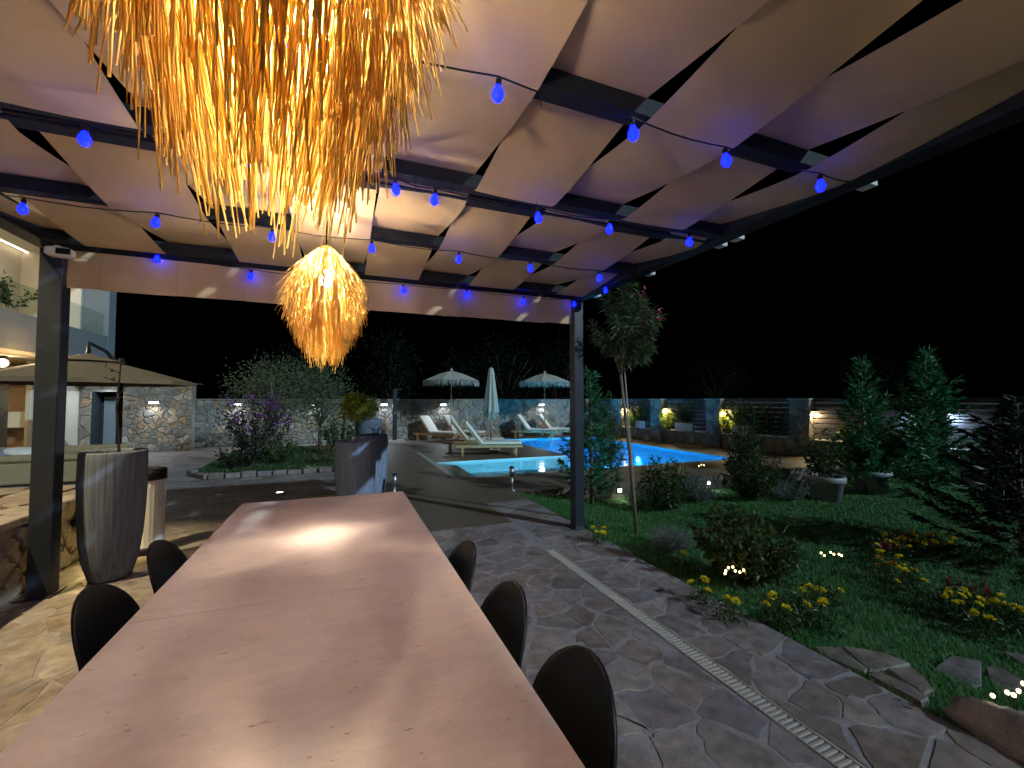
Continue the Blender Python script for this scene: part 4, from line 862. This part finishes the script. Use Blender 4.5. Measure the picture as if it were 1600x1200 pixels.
ol = aty(430, 640, 13.6); tree('olive_tree', 'wide grey-green olive tree behind the purple bougainvillea', (ol[0], 13.6, 0.05), 2.6, (0, 0, 1.75), (1.05, 0.9, 0.85), 110, 46, 0.11, 0.022, 'olive', G, 0.07, 'olive trees', clr=0.42, stems=2)
ol = aty(505, 640, 14.2); tree('olive_tree', 'upright grey-green olive tree beside the lamp, right of the wider one', (ol[0], 14.2, 0.05), 2.6, (0, 0, 1.65), (0.85, 0.8, 0.95), 100, 46, 0.11, 0.022, 'olive', G, 0.06, 'olive trees', clr=0.42, stems=2)
q = aty(400, 700, 12.4); shrub('bougainvillea', 'dark bougainvillea with purple bracts at the bed corner', 'shrub', (q[0], 12.4, 0.04), 1.75, 0.85, 60, 40, 0.08, 0.04, 'dark', G, extra=('purple', 280, 0.075))
q = aty(372, 730, 11.4); shrub('bed_bush', 'low dark bush below the bougainvillea', 'shrub', (q[0], 11.4, 0.04), 0.6, 0.5, 40, 30, 0.07, 0.03, 'dark', G)
q = aty(440, 700, 11.6); shrub('bed_bush', 'bright green low bush in the bed behind the spike spotlight', 'shrub', (q[0], 11.8, 0.04), 0.75, 0.45, 36, 30, 0.08, 0.03, 'shrub', G)
q = aty(530, 690, 13.2); shrub('bed_bush', 'leafy green bush between olive tree and ribbed pots', 'shrub', (q[0], 13.0, 0.04), 1.25, 0.5, 36, 36, 0.10, 0.04, 'shrub', G)
q = aty(505, 700, 11.2); shrub('bed_bush', 'reddish low bush at the bed edge beside the ribbed pots', 'shrub', (q[0], 11.3, 0.04), 0.55, 0.35, 26, 26, 0.06, 0.025, 'bronze', G, extra=('red', 25, 0.05))

# ------------------------------------------------------------------ garden on the right
def on_lawn(px, py): return tuple(atlawn(px, py))
rp = on_lawn(995, 838); T = thing('oleander_tree', 'standard oleander with pink flowers and a pale stake by the post', 'tree', rp)
tp = np.array(aty(972, 570, rp[1])) - np.array(rp); fk = np.array(aty(970, 585, rp[1])) - np.array(rp)
mb = MB(); mb.tube([(0, 0, 0), fk * 0.5 + np.array([0.015, 0, 0]), fk], [0.024, 0.02, 0.017], 8); st = []
cc = np.array(aty(980, 500, rp[1])) - np.array(rp)
for k in range(64):
    u = unit(G.normal(size=3)); e_ = cc + u * np.array([0.46, 0.42, 0.58]) * G.uniform(0.45, 1.08); m_ = (fk + e_) / 2 + np.array([0, 0, 0.08]) + G.normal(0, .04, 3); st.append([fk, m_, e_])
    if k < 16: mb.tube([fk, m_, e_], [0.012, 0.007, 0.003], 5)
mb.build('trunk', M_bark, T); V, F = stem_leaves(G, st, 62, 0.14, 0.018, 0.75, 0.62); V = V.copy(); V[2::4, 2] -= 0.012; obj('crown', np_mesh('crown', V, F), LM['oleander'], T)
MB().tube([(0.03, 0.02, 0), (fk[0] + 0.06, fk[1] + 0.02, fk[2] + 0.2)], 0.009, 6).build('stake', M_coping, T)
tips = np.array([s_[-1] for s_ in st]); far_ = tips[np.argsort(-(tips @ np.array([0.3, -0.6, 0.35])))[:26]]; P = np.repeat(far_[G.integers(0, 26, 9)] * 1.02, 9, 0) + G.normal(0, .03, (81, 3)); V, F = leaves(G, P, G.normal(size=P.shape), 0.05, 0.04); obj('blossom', np_mesh('blossom', V, F), LM['pink'], T)
q = on_lawn(925, 790); conifer('feathery_conifer', 'feathery green conifer growing behind the pergola post', (q[0], q[1], q[2]), 2.35, 0.62, 70, G, Ls=0.14)
shrub('hanging_shrub', 'lime green shrub with hanging leaves between post and oleander trunk', 'shrub', on_lawn(950, 778), 2.15, 0.34, 34, 60, 0.11, 0.016, 'oleander', G, t0=0.45, leafspread=0.6)
q = on_lawn(1352, 772); conifer('cypress', 'narrow leyland cypress behind the two grey pots', q, 2.8, 0.78, 76, G, group='leyland cypresses', Ls=0.17)
q = on_lawn(1450, 775); conifer('cypress', 'taller leyland cypress in front of the cold lit pillar', q, 2.95, 0.95, 88, G, group='leyland cypresses', Ls=0.18)
q = on_lawn(1585, 880); conifer('spreading_conifer', 'big dark spreading conifer above the red and yellow flowers', (q[0] + 0.2, q[1], q[2]), 1.95, 0.95, 110, G, m='dark', Ls=0.14, droop=0.25)
shrub('laurel_bush', 'rounded glossy bush beside the oleander trunk under the step light', 'shrub', on_lawn(1040, 798), 0.95, 0.42, 80, 46, 0.065, 0.026, 'shrub', G, 'glossy lawn shrubs')
shrub('laurel_bush', 'tall two-tier glossy bush at the pool corner', 'shrub', on_lawn(1172, 782), 1.05, 0.52, 80, 46, 0.07, 0.028, 'shrub', G, 'glossy lawn shrubs')
q = on_lawn(1172, 782); shrub('laurel_bush', 'upright leafy shoot rising from the two-tier bush', 'shrub', (q[0] + 0.02, q[1] + 0.1, q[2]), 1.85, 0.28, 22, 60, 0.07, 0.03, 'shrub', G, 'glossy lawn shrubs', t0=0.5)
shrub('photinia_bush', 'bronze-tipped glossy bush close to the marigolds and little lights', 'shrub', on_lawn(1158, 912), 0.74, 0.42, 70, 50, 0.075, 0.032, 'bronze', G, 'glossy lawn shrubs')
shrub('lavender', 'grey lavender clump between two rounded bushes by the deck', 'shrub', on_lawn(1092, 785), 0.62, 0.38, 120, 30, 0.06, 0.008, 'lavender', G, 'lavender clumps', leafspread=0.4)
shrub('lavender', 'pale silvery lavender tuft beside the oleander foot', 'shrub', on_lawn(1048, 862), 0.30, 0.22, 110, 24, 0.045, 0.006, 'lavender', G, 'lavender clumps', leafspread=0.4)
shrub('lavender', 'dark low lavender clump beside the grey pot', 'shrub', on_lawn(1232, 782), 0.5, 0.4, 90, 26, 0.06, 0.009, 'lavender', G, 'lavender clumps', leafspread=0.4)
shrub('wispy_grass', 'wispy dark green tuft by the paving edge near the trunk', 'shrub', on_lawn(1010, 800), 0.5, 0.35, 60, 20, 0.12, 0.008, 'shrub', G, leafspread=0.3)
for px, py, h, r, lab, lab2 in ((1290, 781, 0.46, 0.33, 'plain grey plastic pot on the lawn, fully lit', 'leafy young shrub in the lit grey pot'), (1362, 770, 0.46, 0.34, 'plain grey plastic pot half in shadow by the cypress', 'leafy shrub in the shaded grey pot')):
    q = on_lawn(px, py); T = thing('grey_pot', lab, 'plant pot', q, 0, 'grey lawn pots'); MB().lathe([(0.001, 0), (r * .72, 0), (r * .9, h * .76), (r, h * .77), (r, h * .98), (r * .97, h), (r * .9, h), (r * .88, h * .85)], 32).build('pot_body', M_potplain, T); MB().lathe([(r * .885, h * .88), (0.001, h * .9)], 20).build('soil', M_soil, T)
    shrub('potted_shrub', lab2, 'plant', (q[0], q[1], q[2] + h * .88), 0.95, 0.48, 26, 46, 0.085, 0.036, 'shrub', G, 'shrubs in grey pots')
# troughs and climbers on the low wall
for px, ln, lab in ((1068, 0.75, 'long white planter trough on the low wall holding a dense shrub'), (1000, 0.5, 'short pale planter trough on the low wall near the trunk'), (1158, 0.6, 'grey planter trough on the low wall behind the two-tier bush')):
    s = fs_of(px, 668); T = thing('planter_trough', lab, 'planter', fpt(s, 0.02, 0.482), fang, 'planter troughs on the wall'); mb = MB()
    mb.box(-ln / 2, ln / 2, -0.02, 0.2, 0.0, 0.27, bev=0.012); mb.build('trough_body', M_cushion, T); MB().box(-ln / 2 + 0.03, ln / 2 - 0.03, 0.01, 0.17, 0.271, 0.278).build('soil', M_soil, T)
    p = fpt(s, 0.1, 0.75); shrub('trough_shrub', lab.replace('holding a dense shrub', '').split(' planter')[0] + ' trough shrub spilling over the fence', 'shrub', p, 0.9, 0.55, 44, 40, 0.08, 0.035, 'shrub', G, 'shrubs in the troughs')
for px, hh, lab in ((988, 0.75, 'thin climber lit yellow beside the pillar behind the trunk'), (1043, 0.85, 'climber lit yellow next to the white trough'), (1136, 0.95, 'glowing yellow climber under the warm lamp'), (1212, 1.15, 'wide climbing shrub covering the fence bay, bright at the pillar'), (1182, 1.15, 'dark climbing shrub over the slats beside the two-tier bush'), (1330, 0.55, 'low pale-leaved shrub behind the lit grey pot'), (1390, 0.5, 'small silvery shrub on the coping near the cypress')):
    p = fpt(fs_of(px, 668), 0.06, 0.482); shrub('climber', lab, 'shrub', p, hh, 0.32 if px not in (1212, 1182) else 0.7, 26, 40, 0.085, 0.04, 'lime' if px in (1330, 988, 1043, 1136) else 'shrub', G, 'climbers on the fence')  # lamp-lit climbers get lime leaves, the lamp glow put into leaf colour
# flowers
head_v, head_f = [], []
gg = np.random.default_rng(2); P = []; D = []
for k in range(70):
    u = unit(gg.normal(size=3)); u[2] = abs(u[2]) * 0.7 - 0.05; P.append(u * np.array([.022, .022, .016])); D.append(u + np.array([0, 0, .25]))
V, F = leaves(gg, np.array(P), np.array(D), 0.022, 0.018, 0)
heads = {c: np_mesh('flower_head', V, F) for c in ('yellow', 'orange')}
for c in heads: heads[c].materials.append(LM[c])
pf = np_mesh('foliage', *leaves(gg, gg.normal(0, 1, (150, 3)) * np.array([.06, .06, .05]) + np.array([0, 0, .09]), gg.normal(size=(150, 3)) + np.array([0, 0, .6]), 0.06, 0.014)); pf.materials.append(LM['shrub'])
def marigold(px, py, n, lab, grp, col='yellow'):
    q = atlawn(px, py, 0.2); z = lawn_z(q[0], q[1]); T = thing('marigold', lab, 'flower', (q[0], q[1], z), random.uniform(0, 6), grp); obj('foliage', pf, None, T)
    for k in range(n):
        a = 2.4 * k; r = 0.0 if n == 1 else random.uniform(0.035, 0.10); p = (r * math.cos(a), r * math.sin(a), random.uniform(0.17, 0.22)); MB().tube([(p[0] * .3, p[1] * .3, 0), p], 0.003, 5).build('stem', M_lawn, T)
        h = obj('flower_head', heads[col], None, T, p); s = random.uniform(0.65, 1.0); h.scale = (s, s, s); h.rotation_euler = (random.uniform(-.5, .5), random.uniform(-.5, .5), 0)
L1 = 'yellow marigold in the loose row along the paving edge'; L2 = 'marigold in the round bed where red flowers mix in'; L3 = 'yellow marigold under the dark conifer beside red salvia'
for px, py, n in ((935, 828, 4), (1098, 913, 3), (1142, 938, 2), (1206, 939, 2), (1229, 947, 1), (1253, 919, 1), (1271, 920, 2), (1291, 916, 2), (1262, 944, 1), (1286, 945, 1), (1222, 884, 1), (1068, 866, 1)): marigold(px, py, n, L1, 'marigolds along the paving')
for px, py, n, c in ((1390, 842, 3, 'yellow'), (1405, 850, 3, 'yellow'), (1432, 838, 3, 'yellow'), (1455, 836, 3, 'yellow'), (1484, 840, 2, 'yellow'), (1366, 856, 2, 'yellow'), (1392, 866, 3, 'yellow'), (1378, 878, 4, 'orange'), (1420, 884, 2, 'yellow'), (1405, 890, 1, 'yellow'), (1423, 898, 2, 'yellow'), (1402, 911, 1, 'yellow'), (1440, 846, 3, 'yellow'), (1412, 842, 2, 'yellow'), (1470, 846, 3, 'yellow')): marigold(px, py, n, L2, 'marigolds in the round bed', c)
for px, py, n in ((1482, 920, 1), (1503, 925, 3), (1490, 938, 3), (1514, 938, 2), (1551, 939, 2), (1563, 929, 1), (1580, 949, 2), (1596, 955, 2), (1522, 958, 1), (1546, 962, 1)): marigold(px, py, n, L3, 'marigolds under the conifer')
def salvia(px, py, lab):
    q = atlawn(px, py, 0.15); T = thing('red_salvia', lab, 'flower', (q[0], q[1], lawn_z(q[0], q[1])), 0, 'red salvias'); obj('foliage', pf, None, T); st = make_stems(G, 7, 0.32, 0.09, 0.03)
    V, F = stem_leaves(G, st, 22, 0.03, 0.012, 0.6, 0.6); tag(obj('flower_spikes', np_mesh('flower_spikes', V, F), LM['red'], T), kind='stuff')
for px, py in ((1412, 848), (1452, 850), (1392, 860)): salvia(px, py, 'red salvia spikes among the marigolds of the round bed')
for px, py in ((1505, 918), (1530, 926)): salvia(px, py, 'red salvia spikes under the dark conifer')
# firefly lights
M_fire = emit('firefly_lamp', (1.0, 0.74, 0.30), 9)
def firefly(pts, lab, foot):
    ft = np.array(atlawn(*foot)); T = thing('firefly_light', lab, 'garden light', ft, 0, 'firefly garden lights'); MB().tube([(0, 0, 0), (0, 0, 0.12)], 0.008, 6).build('stake', M_black, T)
    d = depth(ft)
    for px, py in pts:
        v = ray(px, py); w_ = _C + v * (d + G.uniform(-.06, .06)) / (v @ _F) - ft; MB().tube([(0, 0, 0.12), w_ * 0.5 + np.array([0, 0, 0.05]), w_], 0.0014, 4).build('stem', M_black, T)
        mb = MB(); mb.ball(tuple(w_), 0.0095, 8, 5, 1, 1, 1.1); mb.build('globe', M_fire, T)
firefly([(1134, 892), (1138, 887), (1145, 886), (1149, 892), (1156, 894), (1162, 891), (1133, 896)], 'warm firefly light cluster in front of the bronze bush', (1148, 930))
firefly([(1283, 864), (1288, 868), (1298, 863), (1303, 866), (1311, 866), (1315, 868)], 'warm firefly light cluster alone in the dark lawn', (1300, 905))
firefly([(1551, 1087), (1574, 1082), (1584, 1086), (1592, 1080), (1599, 1068)], 'large firefly light cluster beside the stepping stones and boulder', (1585, 1165))
firefly([(1092, 728), (1096, 726), (1100, 727)], 'tiny firefly light cluster at the pool edge', (1097, 775))
# stepping stones and boulder
def px_slab(pts, label):
    q = [atlawn(*p, 0.04) for p in pts]; c = np.mean(q, 0); n = len(q); mb = MB(); z0 = lawn_z(c[0], c[1])
    lo = [((p - c)[0], (p - c)[1], -0.03) for p in q]; hi = [((p - c)[0] * 0.985, (p - c)[1] * 0.985, 0.035) for p in q]; tp_ = [((p - c)[0] * 0.94, (p - c)[1] * 0.94, 0.045) for p in q]
    mb.add(lo + hi + tp_, [(i, (i + 1) % n, n + (i + 1) % n, n + i) for i in range(n)] + [(n + i, n + (i + 1) % n, 2 * n + (i + 1) % n, 2 * n + i) for i in range(n)] + [tuple(range(2 * n, 3 * n))])
    tag(mb.build('stepping_stone', M_flag, None, (c[0], c[1], z0)), label, 'stepping stone', 'stepping stones in the lawn')
px_slab([(1270, 1010), (1312, 1013), (1356, 1046), (1352, 1052), (1290, 1026)], 'triangular stepping stone touching the paving edge')
px_slab([(1314, 1008), (1360, 1018), (1398, 1030), (1423, 1041), (1372, 1046), (1358, 1045)], 'long pointed stepping stone, second from the paving')
px_slab([(1386, 1044), (1425, 1046), (1445, 1062), (1460, 1078), (1443, 1082)], 'triangular stepping stone between the pointed one and the boulder')
px_slab([(1356, 1054), (1374, 1051), (1420, 1070), (1452, 1092), (1440, 1097)], 'narrow stepping stone along the paving edge')
px_slab([(1456, 1040), (1488, 1031), (1533, 1044), (1534, 1070), (1500, 1064)], 'pale six-sided stepping stone alone in the grass')
px_slab([(1540, 1044), (1565, 1050), (1596, 1066), (1594, 1074), (1552, 1070)], 'pale stepping stone beside the firefly lights')
px_slab([(1567, 1018), (1600, 1024), (1640, 1036), (1600, 1036)], 'thin stepping stone farthest out in the grass')
bq = np.array([2.98, 0.95]); gb = np.random.default_rng(8); V = []; nb_, mb_ = 26, 16
for i in range(mb_ + 1):
    for k in range(nb_):
        th = math.pi * i / mb_; ph_ = 2 * math.pi * k / nb_; d = np.array([math.sin(th) * math.cos(ph_), math.sin(th) * math.sin(ph_), math.cos(th)])
        r = 1 + 0.13 * math.sin(3 * ph_ + 2 * th) + 0.10 * math.sin(5 * th + ph_ * 2 + 1) + gb.normal(0, 0.05); V.append(d * r * np.array([0.15, 0.30, 0.13]))
F = [(i * nb_ + k, (i + 1) * nb_ + k, (i + 1) * nb_ + (k + 1) % nb_, i * nb_ + (k + 1) % nb_) for i in range(mb_) for k in range(nb_)]
bo = obj('boulder', np_mesh('boulder', V, F, True), M_rock, None, (bq[0], bq[1], 0.0)); tag(bo, 'rough ochre boulder at the paving corner by the large firefly lights', 'boulder')

# ------------------------------------------------------------------ lawn grass
n = 110000; u = G.uniform(0, 1, n); x = 2.86 + 9.5 * u ** 1.7; y = G.uniform(0.3, 6.85, n)
d = np.hypot(x, y); z = np.array([lawn_z(a, 0) for a in x]); h = G.uniform(0.03, 0.06, n) * (1 + 0.35 * np.sin(x * 5) * np.sin(y * 4)); wd = 0.0022 + 0.0007 * d
az = G.uniform(0, 2 * math.pi, n); lean = G.normal(0, 0.45, (n, 2)) * h[:, None]; P = np.stack([x, y, z], 1); S = np.stack([np.cos(az), np.sin(az), 0 * az], 1) * wd[:, None]
V = np.stack([P - S, P + S, P + np.concatenate([lean, h[:, None]], 1)], 1).reshape(-1, 3); tag(obj('grass', np_mesh('grass', V, np.arange(3 * n).reshape(n, 3)), M_grass), 'short mown grass of the lawn beside the paving', 'grass', kind='stuff')

# ------------------------------------------------------------------ trees beyond the wall, night darkness put into their colours
for px, y, h, r, lab in ((610, 24, 5.6, 1.5, 'tall dark tree beyond the wall above the shower'), (790, 23, 5.2, 1.9, 'dark spreading tree beyond the wall behind the folded parasol'), (870, 25, 5.8, 1.6, 'dark tree beyond the wall near the fence corner'), (715, 28, 5.0, 1.4, 'faint dark tree in the gap above the loungers'), (470, 26, 5.0, 1.6, 'faint dark tree beyond the olives'), (1120, 27, 5.5, 2.2, 'faint dark tree far behind the fence'), (1350, 22, 5.5, 2.2, 'faint dark tree far behind the cypresses')):
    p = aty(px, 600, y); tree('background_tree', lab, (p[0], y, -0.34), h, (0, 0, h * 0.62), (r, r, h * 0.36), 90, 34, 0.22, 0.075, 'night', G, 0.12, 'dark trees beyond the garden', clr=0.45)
